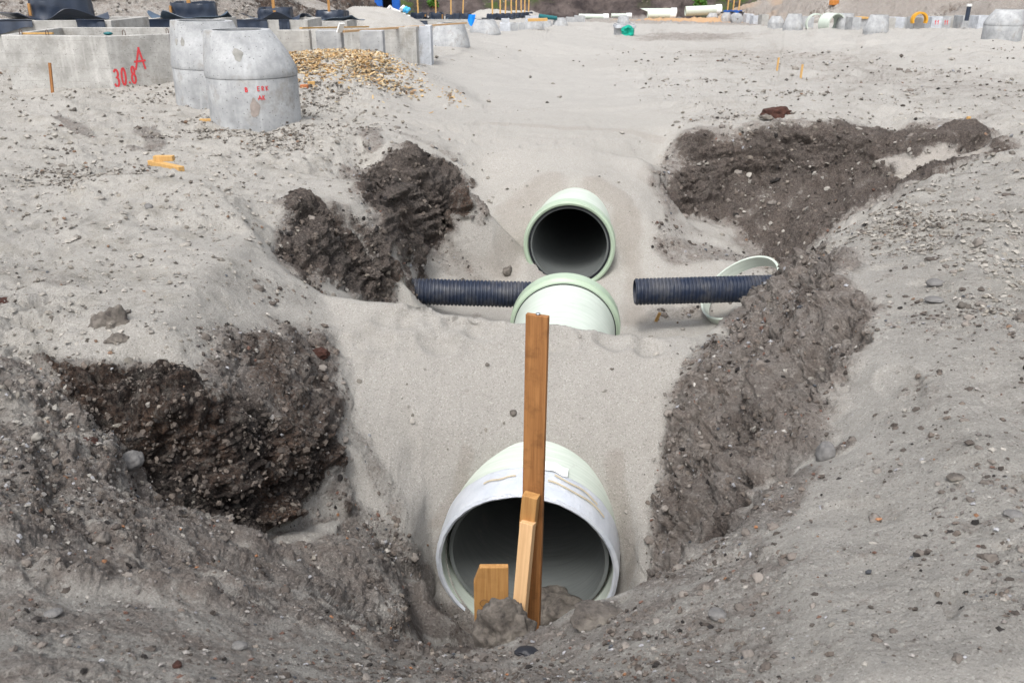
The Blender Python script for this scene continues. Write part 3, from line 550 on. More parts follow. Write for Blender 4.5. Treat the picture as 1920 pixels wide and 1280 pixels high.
# ------------------------------------------------------------------ object helpers
def tag(o, label=None, cat=None, group=None, kind=None):
    if label: o["label"] = label
    if cat: o["category"] = cat
    if group: o["group"] = group
    if kind: o["kind"] = kind
    return o
def thing(name, label, cat, loc, rotz=0.0, group=None, axis=None, eul=None):
    o = bpy.data.objects.new(name, None); COL.objects.link(o); o.empty_display_size = .1
    o.location = loc
    if axis is not None: o.rotation_euler = Vector(axis).to_track_quat('Y', 'Z').to_euler()
    elif eul is not None: o.rotation_euler = eul
    else: o.rotation_euler = (0, 0, rotz)
    return tag(o, label, cat, group)
class MB:
    def __init__(s): s.v = []; s.f = []
    def add(s, V, Fs):
        k = len(s.v); s.v += [tuple(p) for p in V]; s.f += [tuple(i + k for i in f) for f in Fs]; return s
    def box(s, c, d, R=None, taper=0.0):
        x, y, z = (q / 2 for q in d); V = []
        for sz_ in (-1, 1):
            k = 1 - taper if sz_ > 0 else 1
            for sx_, sy_ in ((-1, -1), (1, -1), (1, 1), (-1, 1)): V.append(Vector((sx_ * x * k, sy_ * y * k, sz_ * z)))
        if R is not None: V = [R @ p for p in V]
        return s.add([p + Vector(c) for p in V], [(3, 2, 1, 0), (4, 5, 6, 7), (0, 1, 5, 4), (1, 2, 6, 5), (2, 3, 7, 6), (3, 0, 4, 7)])
    def lathe(s, prof, seg=64, axis='y', closed=True, a0=0, a1=2 * math.pi, fn=None):
        V = []; n = len(prof); full = abs(a1 - a0 - 2 * math.pi) < 1e-6; m = seg if full else seg + 1
        for i in range(m):
            a = a0 + (a1 - a0) * i / seg
            for (t, r) in prof:
                if fn: t, r = fn(a, t, r)
                if axis == 'y': V.append((r * math.sin(a), t, r * math.cos(a)))
                else: V.append((r * math.cos(a), r * math.sin(a), t))
        Fs = []
        for i in range(seg):
            i2 = (i + 1) % m
            for k in range(n if closed else n - 1):
                k2 = (k + 1) % n; Fs.append((i * n + k, i2 * n + k, i2 * n + k2, i * n + k2))
        if closed and not full: Fs += [tuple(range(n))[::-1], tuple(seg * n + q for q in range(n))]
        return s.add(V, Fs)
    def tube(s, pts, r, seg=8):
        pts = [Vector(p) for p in pts]; V = []
        for i, p in enumerate(pts):
            d = (pts[min(i + 1, len(pts) - 1)] - pts[max(i - 1, 0)]).normalized()
            u = d.cross(Vector((0, 0, 1)));
            if u.length < 1e-3: u = Vector((1, 0, 0))
            u.normalize(); w = d.cross(u)
            for k in range(seg):
                a = 2 * math.pi * k / seg; V.append(p + (u * math.cos(a) + w * math.sin(a)) * r)
        n = len(pts); Fs = [(i * seg + k, i * seg + (k + 1) % seg, (i + 1) * seg + (k + 1) % seg, (i + 1) * seg + k) for i in range(n - 1) for k in range(seg)]
        Fs += [tuple(range(seg))[::-1], tuple((n - 1) * seg + k for k in range(seg))]
        return s.add(V, Fs)
    def sheet(s, fn, nu, nv, th=0.006):
        V = []
        P = [[Vector(fn(i / nu, j / nv)) for j in range(nv + 1)] for i in range(nu + 1)]
        for i in range(nu + 1):
            for j in range(nv + 1):
                a = P[min(i + 1, nu)][j] - P[max(i - 1, 0)][j]; b = P[i][min(j + 1, nv)] - P[i][max(j - 1, 0)]
                nrm = a.cross(b); nrm = nrm.normalized() if nrm.length > 1e-9 else Vector((0, 0, 1))
                V.append(P[i][j] + nrm * th / 2); V.append(P[i][j] - nrm * th / 2)
        q = lambda i, j, k: (i * (nv + 1) + j) * 2 + k
        Fs = []
        for i in range(nu):
            for j in range(nv):
                Fs.append((q(i, j, 0), q(i + 1, j, 0), q(i + 1, j + 1, 0), q(i, j + 1, 0))); Fs.append((q(i, j + 1, 1), q(i + 1, j + 1, 1), q(i + 1, j, 1), q(i, j, 1)))
        for i in range(nu):
            for j in (0, nv): Fs.append((q(i, j, 0), q(i, j, 1), q(i + 1, j, 1), q(i + 1, j, 0)))
        for j in range(nv):
            for i in (0, nu): Fs.append((q(i, j, 0), q(i, j + 1, 0), q(i, j + 1, 1), q(i, j, 1)))
        return s.add(V, Fs)
    def build(s, name, mat, parent=None, smooth=False, bevel=0.0):
        me = bpy.data.meshes.new(name); me.from_pydata(s.v, [], s.f); me.update()
        me.materials.append(mat); o = bpy.data.objects.new(name, me); COL.objects.link(o)
        if parent: o.parent = parent
        if smooth:
            me.polygons.foreach_set("use_smooth", [True] * len(me.polygons))
        if bevel:
            b = o.modifiers.new("bevel", 'BEVEL'); b.width = bevel; b.segments = 2; b.limit_method = 'ANGLE'
        if smooth:
            me.set_sharp_from_angle(angle=math.radians(38))
        return o
def n1(x, y, z, s, seed=0, o=2): return float(fbm(np.array([x]), np.array([y]), np.array([z]), s, o, seed)[0])
def rock(name, c, r, seed, mat, parent=None, rough=.28, sub=4, rz=0):
    import bmesh
    bm = bmesh.new(); bmesh.ops.create_icosphere(bm, subdivisions=sub, radius=1.0)
    V = np.array([v.co[:] for v in bm.verts]); o = seed * 5.7
    d = 1 + rough * fbm(V[:, 0] + o, V[:, 1], V[:, 2], 1.1, 3, seed) * 1.6 + rough * .45 * ridged(V[:, 0] + o, V[:, 1], V[:, 2], .45, 3, seed + 3) + rough * .22 * fbm(V[:, 0] + o, V[:, 1], V[:, 2], .14, 2, seed + 5)
    V = V * d[:, None] * np.array(r)
    cs, sn = math.cos(rz), math.sin(rz); V = np.stack([V[:, 0] * cs - V[:, 1] * sn, V[:, 0] * sn + V[:, 1] * cs, V[:, 2]], -1)
    for v, q in zip(bm.verts, V): v.co = q
    me = bpy.data.meshes.new(name); bm.to_mesh(me); bm.free(); me.materials.append(mat)
    me.polygons.foreach_set("use_smooth", [True] * len(me.polygons))
    ob = bpy.data.objects.new(name, me); COL.objects.link(ob); ob.location = c
    if parent: ob.parent = parent
    return ob

# ------------------------------------------------------------------ object materials
def mat_grp(name, base, streak, rough=.42, inner=False):
    m, nt, bs = new_mat(name); t = NT(nt)
    v = t.scaled((3, 60, 3)); a = t.noise(1.0, 5, .65, v); b = t.noise(2.2, 4, .6)
    c = t.mix(t.mapr(a, .35, .68), base, streak); c = t.mix(t.mapr(b, .52, .75, 0, .45), c, tuple(q * .86 for q in base))
    dirt = t.mapr(t.noise(5, 7, .75), .60, .74, 0, .45); c = t.mix(dirt, c, (.30, .28, .25))
    t.l(c, bs.inputs['Base Color']); bs.inputs['Roughness'].default_value = rough; bs.inputs['Specular IOR Level'].default_value = .35
    t.bump(a, .12, .004, bs); return m
M_GRP = mat_grp("pale_green_pipe", (.455, .515, .445), (.565, .61, .55))
M_RIM = mat_grp("green_collar", (.32, .41, .30), (.42, .50, .39), .38)
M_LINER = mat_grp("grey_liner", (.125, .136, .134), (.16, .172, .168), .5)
def mat_plain(name, col, rough=.6, var=.25, sc=6, bump=.3, bd=.003, spec=.4, metal=0, col2=None):
    m, nt, bs = new_mat(name); t = NT(nt)
    a = t.noise(sc, 6, .65); c = t.mix(t.mapr(a, .3, .7), tuple(q * (1 - var) for q in col), col2 or tuple(min(1, q * (1 + var * .6)) for q in col))
    t.l(c, bs.inputs['Base Color']); bs.inputs['Roughness'].default_value = rough; bs.inputs['Specular IOR Level'].default_value = spec; bs.inputs['Metallic'].default_value = metal
    if bump: t.bump(t.noise(sc * 9, 5, .7), bump, bd, bs)
    return m
M_RUBBER = mat_plain("black_rubber", (.012, .013, .018), .5)
M_CORR = mat_plain("dark_blue_plastic", (.012, .020, .042), .42, .2, 3, .1)
_n = M_CORR.node_tree; _t = NT(_n); _b = _n.nodes["Principled BSDF"]; _src = _b.inputs['Base Color'].links[0].from_socket
_t.l(_t.mix(_t.mapr(_t.noise(3.5, 7, .75), .45, .72, 0, .5), _src, (.16, .15, .135)), _b.inputs['Base Color']); _t.l(_t.mapr(_t.noise(5, 5, .7), .3, .7, .32, .75), _b.inputs['Roughness'])
M_SHADE = mat_plain("painted_shade", (.008, .008, .009), .9)  # near-black colour painted in for the shade inside pipes and container
def mat_foil():
    m, nt, bs = new_mat("foil_fleece"); t = NT(nt)
    v = t.vor(70); a = t.noise(5, 5, .6)
    c = t.mix(t.mapr(a, .3, .7), (.52, .56, .62), (.70, .73, .78)); t.l(c, bs.inputs['Base Color'])
    bs.inputs['Roughness'].default_value = .38; bs.inputs['Metallic'].default_value = .25
    b = t.bump(v, .35, .006, None); t.bump(t.noise(9, 4, .6), .25, .02, bs, b); return m
M_FOIL = mat_foil()
M_TAPE = mat_plain("tan_tape", (.50, .43, .31), .5, .2, 20)
M_PAPER = mat_plain("white_paper", (.72, .73, .72), .7, .06, 8)
def mat_wood(name, c1, c2, knot=None, rough=.65, axisscale=(60, 60, 2.2), grime=.3):
    m, nt, bs = new_mat(name); t = NT(nt)
    v = t.scaled(axisscale); a = t.noise(1.0, 6, .65, v, .6); c = t.mix(t.mapr(a, .33, .67), c1, c2)
    g = t.noise(9, 5, .7); c = t.mix(t.mapr(g, .50, .75, 0, grime), c, tuple(q * .38 for q in c1))
    t.l(c, bs.inputs['Base Color']); bs.inputs['Roughness'].default_value = rough; bs.inputs['Specular IOR Level'].default_value = .3
    t.bump(a, .25, .002, bs); return m
M_WOOD_OLD = mat_wood("weathered_orange_wood", (.20, .082, .026), (.35, .165, .058), grime=.65)
M_WOOD_NEW = mat_wood("fresh_pine", (.50, .30, .145), (.66, .43, .23), grime=.08)
M_WOOD_MID = mat_wood("amber_wood", (.30, .145, .045), (.46, .255, .092), grime=.3)
M_WOOD_YEL = mat_wood("yellow_shuttering_wood", (.42, .24, .075), (.56, .35, .14), grime=.15)
M_WOOD_GREY = mat_wood("grey_wet_wood", (.16, .15, .145), (.26, .24, .22), grime=.3)
def mat_concrete(name, c1, c2, boards=False, tint=0):
    m, nt, bs = new_mat(name); t = NT(nt)
    a = t.noise(2.4, 7, .7); b = t.noise(38, 5, .7); c = t.mix(t.mapr(a, .36, .64), tuple(q * .84 for q in c1), tuple(q * 1.1 for q in c2))
    c = t.mix(t.mapr(b, .35, .70, 0, .5), c, tuple(q * .72 for q in c1))
    pits = t.vor(17); c = t.mix(t.mapr(pits, .16, .09, 0, .8), c, (.09, .085, .08))
    stain = t.noise(1.6, 6, .75); c = t.mix(t.mapr(stain, .53, .66, 0, .7), c, (.24, .22, .19))
    vs = t.noise(1.0, 5, .6, t.scaled((9, 9, .8))); c = t.mix(t.mapr(vs, .55, .72, 0, .3), c, tuple(min(1, q * 1.35) for q in c2))
    if boards:
        sepz = t.n("ShaderNodeSeparateXYZ"); t.l(t.co.outputs['Object'], sepz.inputs[0])
        zz = t.math('FRACT', t.math('MULTIPLY', sepz.outputs[2], 4.4)); ln = t.mapr(zz, .035, .0)
        c = t.mix(t.math('MULTIPLY', ln, t.mapr(t.noise(3, 3, .5), .35, .6, .1, .7)), c, (.17, .16, .145))
    t.l(c, bs.inputs['Base Color']); bs.inputs['Roughness'].default_value = .88; bs.inputs['Specular IOR Level'].default_value = .25
    bb = t.bump(b, .35, .006, None); t.bump(t.mapr(pits, .12, .04), .5, -.01, bs, bb); return m
M_CONC = mat_concrete("grey_concrete", (.32, .328, .335), (.44, .447, .452))
M_CONC_B = mat_concrete("board_marked_concrete", (.34, .333, .312), (.45, .44, .42), True)
M_CONC_W = mat_concrete("pale_concrete", (.42, .44, .47), (.55, .57, .60))
M_MEMB = mat_plain("black_blue_membrane", (.020, .030, .052), .33, .35, 4, .25, .01, .5)
M_MEMB2 = mat_plain("blue_grey_membrane_back", (.055, .085, .125), .45, .4, 5, .2, .006, .5)
M_RED = mat_plain("red_spray_paint", (.62, .055, .065), .6, .35, 60, 0)
M_BLUE = mat_plain("blue_painted_steel", (.004, .085, .38), .4, .3, 3, .1)
M_NET = mat_plain("turquoise_net", (.0, .38, .27), .6, .35, 14, .8, .05)
M_TEAL = mat_plain("teal_plastic", (.01, .12, .13), .5, .2)
M_STEEL = mat_plain("rusty_steel", (.09, .045, .03), .6, .3, 30)
M_GALV = mat_plain("zinc_screw", (.35, .38, .42), .35, .2, 30, 0, metal=.8)
M_YELLOWP = mat_plain("yellow_plastic", (.60, .30, .02), .5, .2)
M_WHITEP = mat_plain("white_plastic", (.68, .68, .66), .5, .15)
M_STONE = mat_plain("grey_stone", (.16, .155, .15), .85, .4, 9, .6, .01)
M_BRICK = mat_plain("orange_brick", (.42, .15, .06), .85, .3, 30, .6, .01)
M_REDCLOD = mat_plain("red_brown_clod", (.085, .035, .025), .95, .55, 16, .9, .03)
def mat_clod():
    m, nt, bs = new_mat("peaty_clod"); t = NT(nt)
    a = t.noise(18, 7, .75); b = t.noise(3.5, 5, .6)
    c = t.mix(t.mapr(a, .35, .68), (.045, .038, .034), (.20, .175, .15)); c = t.mix(t.mapr(b, .45, .65, 0, .6), c, (.26, .235, .20))
    t.l(c, bs.inputs['Base Color']); bs.inputs['Roughness'].default_value = .95; t.bump(a, .9, .03, bs); return m
M_CLOD = mat_clod()

# ------------------------------------------------------------------ the pipes in the trench
t_ = thing("concrete_coated_pipe", "x", "pipe", PF, axis=AF); pf = t_; pf.name = "sewer_pipe"
tag(pf, "large pale green pipe nearest the viewer with white foil wrapped round its mouth", "pipe", "pale green sewer pipes in the trench")
MB().lathe([(0, .575), (0, .600), (.5, .600), (2.15, .600), (2.15, .575)], 96).build("barrel", M_GRP, pf, True)
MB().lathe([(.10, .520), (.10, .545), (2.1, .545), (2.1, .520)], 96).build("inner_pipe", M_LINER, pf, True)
MB().lathe([(2.08, .0), (2.08, .54)], 48, closed=False).build("bore_shade", M_SHADE, pf)  # added black disc, stands in for the darkness deep in the pipe
def foil_fn(a, t, r):
    top = max(0.0, math.cos(a)); k = n1(math.sin(a) * 2, math.cos(a) * 2, t * 3, .35, 61)
    r2 = r + .005 * k + .003 * n1(math.sin(a) * 9, math.cos(a) * 9, t * 20, .5, 62)
    return t + (.022 * n1(math.sin(a), math.cos(a), 0, .35, 63) if t > .2 else -.012 - .02 * top), max(r2, .603 if r > .59 else .56 - .02 * top)
MB().lathe([(.0, .575), (-.012, .59), (0, .612), (.06, .618), (.12, .615), (.17, .618), (.20, .613), (.23, .616), (.255, .612), (.27, .606)], 160, closed=False, fn=foil_fn, a0=-2.7, a1=2.7).build("foil_wrap", M_FOIL, pf, True)
def strip(t0, w, a0, a1, r, twist=0.0, seed=0):
    mb = MB(); V = []; n = 40
    for i in range(n + 1):
        q = i / n; a = a0 + (a1 - a0) * q; tt = t0 + twist * q + .008 * math.sin(q * 9 + seed)
        for d in (-w / 2, w / 2): V += [((r) * math.sin(a), tt + d, r * math.cos(a)), ((r + .004) * math.sin(a), tt + d, (r + .004) * math.cos(a))]
    Fs = []
    for i in range(n):
        k = i * 4; Fs += [(k + 1, k + 5, k + 7, k + 3), (k, k + 2, k + 6, k + 4), (k, k + 4, k + 5, k + 1), (k + 2, k + 3, k + 7, k + 6)]
    Fs += [(0, 1, 3, 2), (n * 4, n * 4 + 2, n * 4 + 3, n * 4 + 1)]
    return mb.add(V, Fs)
for args in ((.13, .014, -.50, -.14, .625, .01, 0), (.12, .015, .20, .92, .625, -.02, 1), (.20, .015, .26, .80, .625, -.04, 2)):
    strip(*args).build("tape_strip", M_TAPE, pf)
strip(.30, .10, .14, .40, .624, -.02, 4).build("paper_patch", M_PAPER, pf)

pm = thing("sewer_pipe", "pale green pipe half buried behind the sand crest, its collar facing away", "pipe", PM, axis=AM, group="pale green sewer pipes in the trench")
MB().lathe([(-2.3, .50), (-2.3, .535), (-.02, .535), (-.02, .50)], 96).build("barrel", M_GRP, pm, True)
MB().lathe([(-.17, .530), (-.17, .556), (-.155, .562), (-.14, .556), (-.13, .562), (-.115, .588), (-.02, .592), (.02, .588), (.035, .570), (.035, .545), (-.0, .530)], 96).build("collar", M_RIM, pm, True)
MB().lathe([(-.182, .534), (-.182, .544), (-.172, .544), (-.172, .534)], 96).build("gasket", M_RUBBER, pm, True)
MB().lathe([(-2.2, .0), (-2.2, .50)], 48, closed=False).build("bore_shade", M_SHADE, pm)  # added black disc for the dark inside of this pipe

pu = thing("sewer_pipe", "pale green pipe with black open mouth under the far sand bank", "pipe", PU, axis=AU, group="pale green sewer pipes in the trench")
MB().lathe([(.06, .49), (.06, .530), (2.6, .530), (2.6, .49)], 96).build("barrel", M_GRP, pu, True)
MB().lathe([(.02, .520), (-.02, .535), (-.03, .560), (-.02, .582), (.03, .590), (.12, .588), (.15, .560), (.16, .528), (.08, .515)], 96).build("collar", M_RIM, pu, True)
MB().lathe([(.0, .505), (.0, .522), (.06, .522), (.06, .505)], 96).build("gasket", M_RUBBER, pu, True)
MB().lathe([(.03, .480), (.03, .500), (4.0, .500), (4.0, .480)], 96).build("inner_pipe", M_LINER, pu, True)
MB().lathe([(3.9, .0), (3.9, .48)], 48, closed=False).build("bore_shade", M_SHADE, pu)  # black disc put in so the depth of the mouth goes dark

def corrugated(p0, p1, r, label, wall=.012, pitch=.041):
    p0, p1 = Vector(p0), Vector(p1); L = (p1 - p0).length; n = int(L / pitch); out = []; inn = []
    for i in range(n):
        t0 = i * pitch
        out += [(t0, r - .012), (t0 + pitch * .18, r - .012), (t0 + pitch * .36, r), (t0 + pitch * .82, r)]
    inn = [(n * pitch, r - .024), (0, r - .024)]
    o = thing("corrugated_pipe", label, "drain pipe", p0, axis=(p1 - p0), group="dark blue corrugated drain pipes")
    MB().lathe(out + inn, 56).build("ribbed_shell", M_CORR, o, True)
    MB().lathe([(L * .9, 0), (L * .9, r - .025)], 32, closed=False).build("shade_disc", M_SHADE, o)  # black disc painted as the shade inside the ribbed pipe
    return o
corrugated(at_y(1010, 553, 9.02), at_y(600, 541, 9.0), .148, "dark blue ribbed pipe running out of the left bank behind the half buried collar")
corrugated(at_y(1190, 547, 9.02), at_y(1600, 536, 9.05), .150, "dark blue ribbed pipe stub with cut end lying across the loose ring")
rg = thing("pipe_ring", "pale cut-off pipe ring leaning behind the right corrugated pipe", "pipe ring", at_y(1393, 548, 9.35), axis=(-.65, -.17, .82))
MB().lathe([(-.06, .475), (-.06, .50), (.09, .50), (.09, .475)], 80).build("band", M_GRP, rg, True)

# ------------------------------------------------------------------ the boards at the pit edge
def plank(name, p_top, p_bot, w, th, yaw, mat, parent, pitch_extra=0, bev=.0025, ext=0.0):
    a = Vector(p_bot); b = Vector(p_top); d = (b - a); L = d.length + ext; zax = d.normalized(); a = b - zax * L
    xax = Vector((math.cos(yaw), -math.sin(yaw), 0)); xax = (xax - zax * xax.dot(zax)).normalized(); yax = zax.cross(xax)
    R = Matrix((xax, yax, zax)).transposed()
    o = MB().box((0, 0, L / 2), (w, th, L)).build(name, mat, parent, False, bev)
    o.matrix_world = Matrix.Translation(a) @ R.to_4x4()
    return o, R
top = Vector(at_y(1008, 590, 3.32)); bot = Vector(at_y(994, 1185, 3.32))
post = thing("wooden_post", "tall rust-brown plank standing in front of the large pipe mouth", "post", (0, 0, 0))
plank("board", top, bot, .098, .026, math.radians(20), M_WOOD_OLD, post, ext=.25)
def yy(px, py, Y): return Vector(at_y(px, py, Y))
plank("cleat", yy(996, 927, 3.27), yy(990, 985, 3.27), .072, .05, math.radians(20), M_WOOD_MID, post)
plank("brace", yy(990, 978, 3.235), yy(973, 1165, 3.16), .064, .042, math.radians(24), M_WOOD_NEW, post, ext=.15)
sc_o = MB().lathe([(0, 0), (0, .009), (.004, .010), (.007, .008), (.009, 0)], 20, axis='z', closed=False).build("screw", M_GALV, post, True)
sc_o.location = top + Vector((.002, 0, .001))
wb = thing("wooden_board", "wide amber board with a round knot standing left of the tall plank", "board", yy(922, 1200, 3.24))
def wide_board():
    w, h, th = .162, .46, .03
    out = [(-w / 2, 0), (w / 2, 0), (w / 2, h), (-w / 2 + .030, h + .003), (-w / 2 + .012, h - .05), (-w / 2, h - .085)]
    V = [(x, -th / 2, z) for x, z in out] + [(x, th / 2, z) for x, z in out]; n = len(out)
    return MB().add(V, [tuple(range(n)), tuple(range(n, 2 * n))[::-1]] + [(i, i + n, (i + 1) % n + n, (i + 1) % n) for i in range(n)])
o = wide_board().build("board", M_WOOD_MID, wb, False, .002); o.location = (0, 0, -.02); o.rotation_euler = (0, 0, math.radians(2))
m, nt, bs = new_mat("knot_wood"); t = NT(nt); v = t.vor(3); t.l(t.mix(t.noise(30, 3, .6), (.26, .13, .04), (.36, .20, .07)), bs.inputs['Base Color']); M_KNOT = m
k = MB().lathe([(0, 0), (0, .0195)], 32, closed=False).build("knot", M_KNOT, wb); k.location = (-.032, -.0175, .24)
k2 = MB().lathe([(0, .0195), (-.0008, .0205), (0, .0215)], 32, closed=False).build("knot_rim", M_STEEL, wb); k2.location = (-.032, -.018, .24)
o = MB().box((0, 0, .0), (.1635, .034, .24)).build("wet_end", M_WOOD_GREY, wb, False, .002); o.location = (0, 0, -.02)
rock("soil_clod", yy(948, 1192, 3.05), (.098, .09, .125), 3, M_CLOD, sub=5, rough=.6)
tag(bpy.context.scene.objects["soil_clod"], "big crumbly grey clod leaning against the foot of the boards", "clod")
# ------------------------------------------------------------------ concrete yard
def gz(x, y): return H(x, y)
def hollow(outer, inner, z0, z1, floor=.1):
    mb = MB(); n = len(outer)
    V = [(x, y, z0) for x, y in outer] + [(x, y, z1) for x, y in outer] + [(x, y, z1) for x, y in inner] + [(x, y, z0 + floor) for x, y in inner]
    Fs = []
    for i in range(n):
        j = (i + 1) % n; Fs += [(i, j, n + j, n + i), (n + i, n + j, 2 * n + j, 2 * n + i), (2 * n + i, 2 * n + j, 3 * n + j, 3 * n + i)]
    Fs += [tuple(range(n))[::-1], tuple(range(3 * n, 4 * n))]
    return mb.add(V, Fs)
def inset(P, d):
    P = [Vector(p) for p in P]; out = []; n = len(P)
    for i in range(n):
        a, b, c = P[i - 1], P[i], P[(i + 1) % n]; e1 = (b - a).normalized(); e2 = (c - b).normalized()
        n1_ = Vector((-e1.y, e1.x)); n2_ = Vector((-e2.y, e2.x)); k = (n1_ + n2_); k = k / max(.3, k.dot(n1_)); out.append(tuple(b + k * d))
    return out
def ribbon(pts, w):
    """flat stroke with round-ish ends in the (s, t) plane -> verts, quads"""
    pts = [Vector(p) for p in pts]; V = []; Fs = []
    for i, p in enumerate(pts):
        d = (pts[min(i + 1, len(pts) - 1)] - pts[max(i - 1, 0)]).normalized(); nn = Vector((-d.y, d.x)) * w / 2; V += [p + nn, p - nn]
    a = (pts[0] - pts[1]).normalized() * w * .4; b = (pts[-1] - pts[-2]).normalized() * w * .4
    V[0] += a * .6; V[1] += a; V[-1] += b; V[-2] += b * .6
    for i in range(len(pts) - 1): Fs.append((2 * i, 2 * i + 1, 2 * i + 3, 2 * i + 2))
    return V, Fs
def arc(cx, cy, rx, ry, a0, a1, n=14): return [(cx + rx * math.cos(math.radians(a0 + (a1 - a0) * i / n)), cy + ry * math.sin(math.radians(a0 + (a1 - a0) * i / n))) for i in range(n + 1)]
def lerp_line(a, b, n=3): return [(a[0] + (b[0] - a[0]) * i / n, a[1] + (b[1] - a[1]) * i / n) for i in range(n + 1)]
GLY = {
 'A': [lerp_line((0, 0), (.48, 1)), lerp_line((.45, 1), (.95, .02)), lerp_line((-.05, .36), (1.0, .40))],
 '3': [arc(.38, .75, .36, .24, 150, -80), arc(.36, .26, .42, .27, 85, -150)],
 '0': [arc(.45, .5, .36, .5, 60, 430, 22)], '.': [lerp_line((.1, .08), (.2, .08), 1)],
 '8': [arc(.42, .76, .27, .23, 0, 360, 18), arc(.42, .27, .36, .28, 20, 380, 18)],
 'E': [lerp_line((.05, 0), (.05, 1)), lerp_line((.05, 1), (.6, 1)), lerp_line((.05, .5), (.5, .5)), lerp_line((.05, 0), (.6, 0))],
 'R': [lerp_line((.05, 0), (.05, 1)), arc(.2, .76, .36, .25, 90, -90, 8), lerp_line((.2, .5), (.62, 0))],
 'K': [lerp_line((.05, 0), (.05, 1)), lerp_line((.6, 1), (.08, .45)), lerp_line((.22, .58), (.62, 0))],
 'B': [lerp_line((.05, 0), (.05, 1)), arc(.15, .76, .36, .24, 90, -90, 8), arc(.15, .26, .44, .26, 90, -90, 8)],
 '2': [arc(.4, .72, .34, .27, 160, -30, 10), lerp_line((.66, .55), (.02, .02)), lerp_line((.02, .02), (.75, .02))], '1': [lerp_line((.1, .7), (.4, 1)), lerp_line((.4, 1), (.4, 0))],
}
def lettering(text, s0, t0, hgt, wid, gap, pen, fn, mat, parent, name="painted_lettering", slant=0.0, drop=0.0):
    mb = MB(); s = s0; kk = 0
    for ch in text:
        if ch == ' ': s += wid + gap; continue
        for st in GLY[ch]:
            P = [(s + x * wid + y * slant, t0 + y * hgt - (s - s0) * drop) for x, y in st]
            V, Fs = ribbon(P, pen); kk += 1; mb.add([fn(v.x, v.y, .003 + .0007 * (kk % 5)) for v in V], Fs)
        s += (wid if ch != '.' else wid * .3) + gap
    return mb.build(name, mat, parent)
def loop_hook(x, y, z, parent, ang=0, h=.09):
    c, s_ = math.cos(ang), math.sin(ang); pts = [(x - .025 * c, y - .025 * s_, z - .01), (x - .022 * c, y - .022 * s_, z + h * .7), (x, y, z + h), (x + .022 * c, y + .022 * s_, z + h * .7), (x + .025 * c, y + .025 * s_, z - .01)]
    MB().tube(pts, .006, 6).build("lifting_loop", M_STEEL, parent, True)

# big basin with the red marks
zt = CZ - .91
OUT = [(-8.95, 15.85), (-6.98, 15.5), (-6.13, 16.15), (-5.93, 16.75), (-6.25, 18.4), (-9.2, 18.4)]
INN = inset(OUT, .14)
bs_ = thing("concrete_chamber", "large open concrete chamber with a red A and 30.8 sprayed on its side", "chamber", (0, 0, 0), group="open concrete chambers in the left yard")
hollow(OUT, INN, -.45, zt).build("wall", M_CONC_B, bs_, False, .012)
e = Vector((OUT[2][0] - OUT[1][0], OUT[2][1] - OUT[1][1])); eL = e.length; e.normalize(); nrm = Vector((e.y, -e.x))
fr = lambda s, t, d: (OUT[1][0] + e.x * s + nrm.x * d, OUT[1][1] + e.y * s + nrm.y * d, zt + t)
lettering("30.8", .035, -.83, .28, .088, .028, .034, fr, M_RED, bs_, slant=.01, drop=-.12)
lettering("A", .42, -.57, .36, .17, 0, .032, fr, M_RED, bs_, slant=.02)
e2 = Vector((OUT[1][0] - OUT[0][0], OUT[1][1] - OUT[0][1])); e2.normalize()
hx = Vector(at_y(152, 122, 15.66)); hole = MB().lathe([(0, 0), (0, .062)], 24, closed=False).build("drain_hole", M_CLOD, bs_); hole.location = hx; hole.rotation_euler = (0, 0, math.atan2(e2.y, e2.x))
hr = MB().lathe([(0, .062), (-.004, .066), (0, .071)], 24, closed=False).build("hole_rim", M_CONC_W, hole)
loop_hook(-8.1, 15.78, zt, bs_); loop_hook(-6.75, 15.75, zt, bs_, .6); loop_hook(-6.2, 16.3, zt, bs_, 1.0); loop_hook(-8.6, 15.86, zt, bs_)
x, y, z = at_y(203, 63, 15.9); rock("plastic_scrap", (x, y, zt + .02), (.08, .06, .03), 5, M_TEAL, sub=2, rough=.1); tag(scn.objects["plastic_scrap"], "small teal plastic cap lying on the rim of the big concrete chamber", "scrap")
p = thing("wooden_lath", "short yellow lath lying on the rim of the big concrete chamber", "lath", (-8.35, 15.95, zt + .02), math.radians(4)); MB().box((0, 0, 0), (.52, .07, .03)).build("lath", M_WOOD_YEL, p)
pa = Vector(at_y(93, 118, 15.3)); pb = Vector(at_y(98, 168, 15.25)); st = thing("wooden_stake", "thin red-brown stake leaning against the wall of the big concrete chamber", "stake", (0, 0, 0))
plank("lath", pa, pb, .045, .03, 0, M_WOOD_OLD, st, ext=.3)

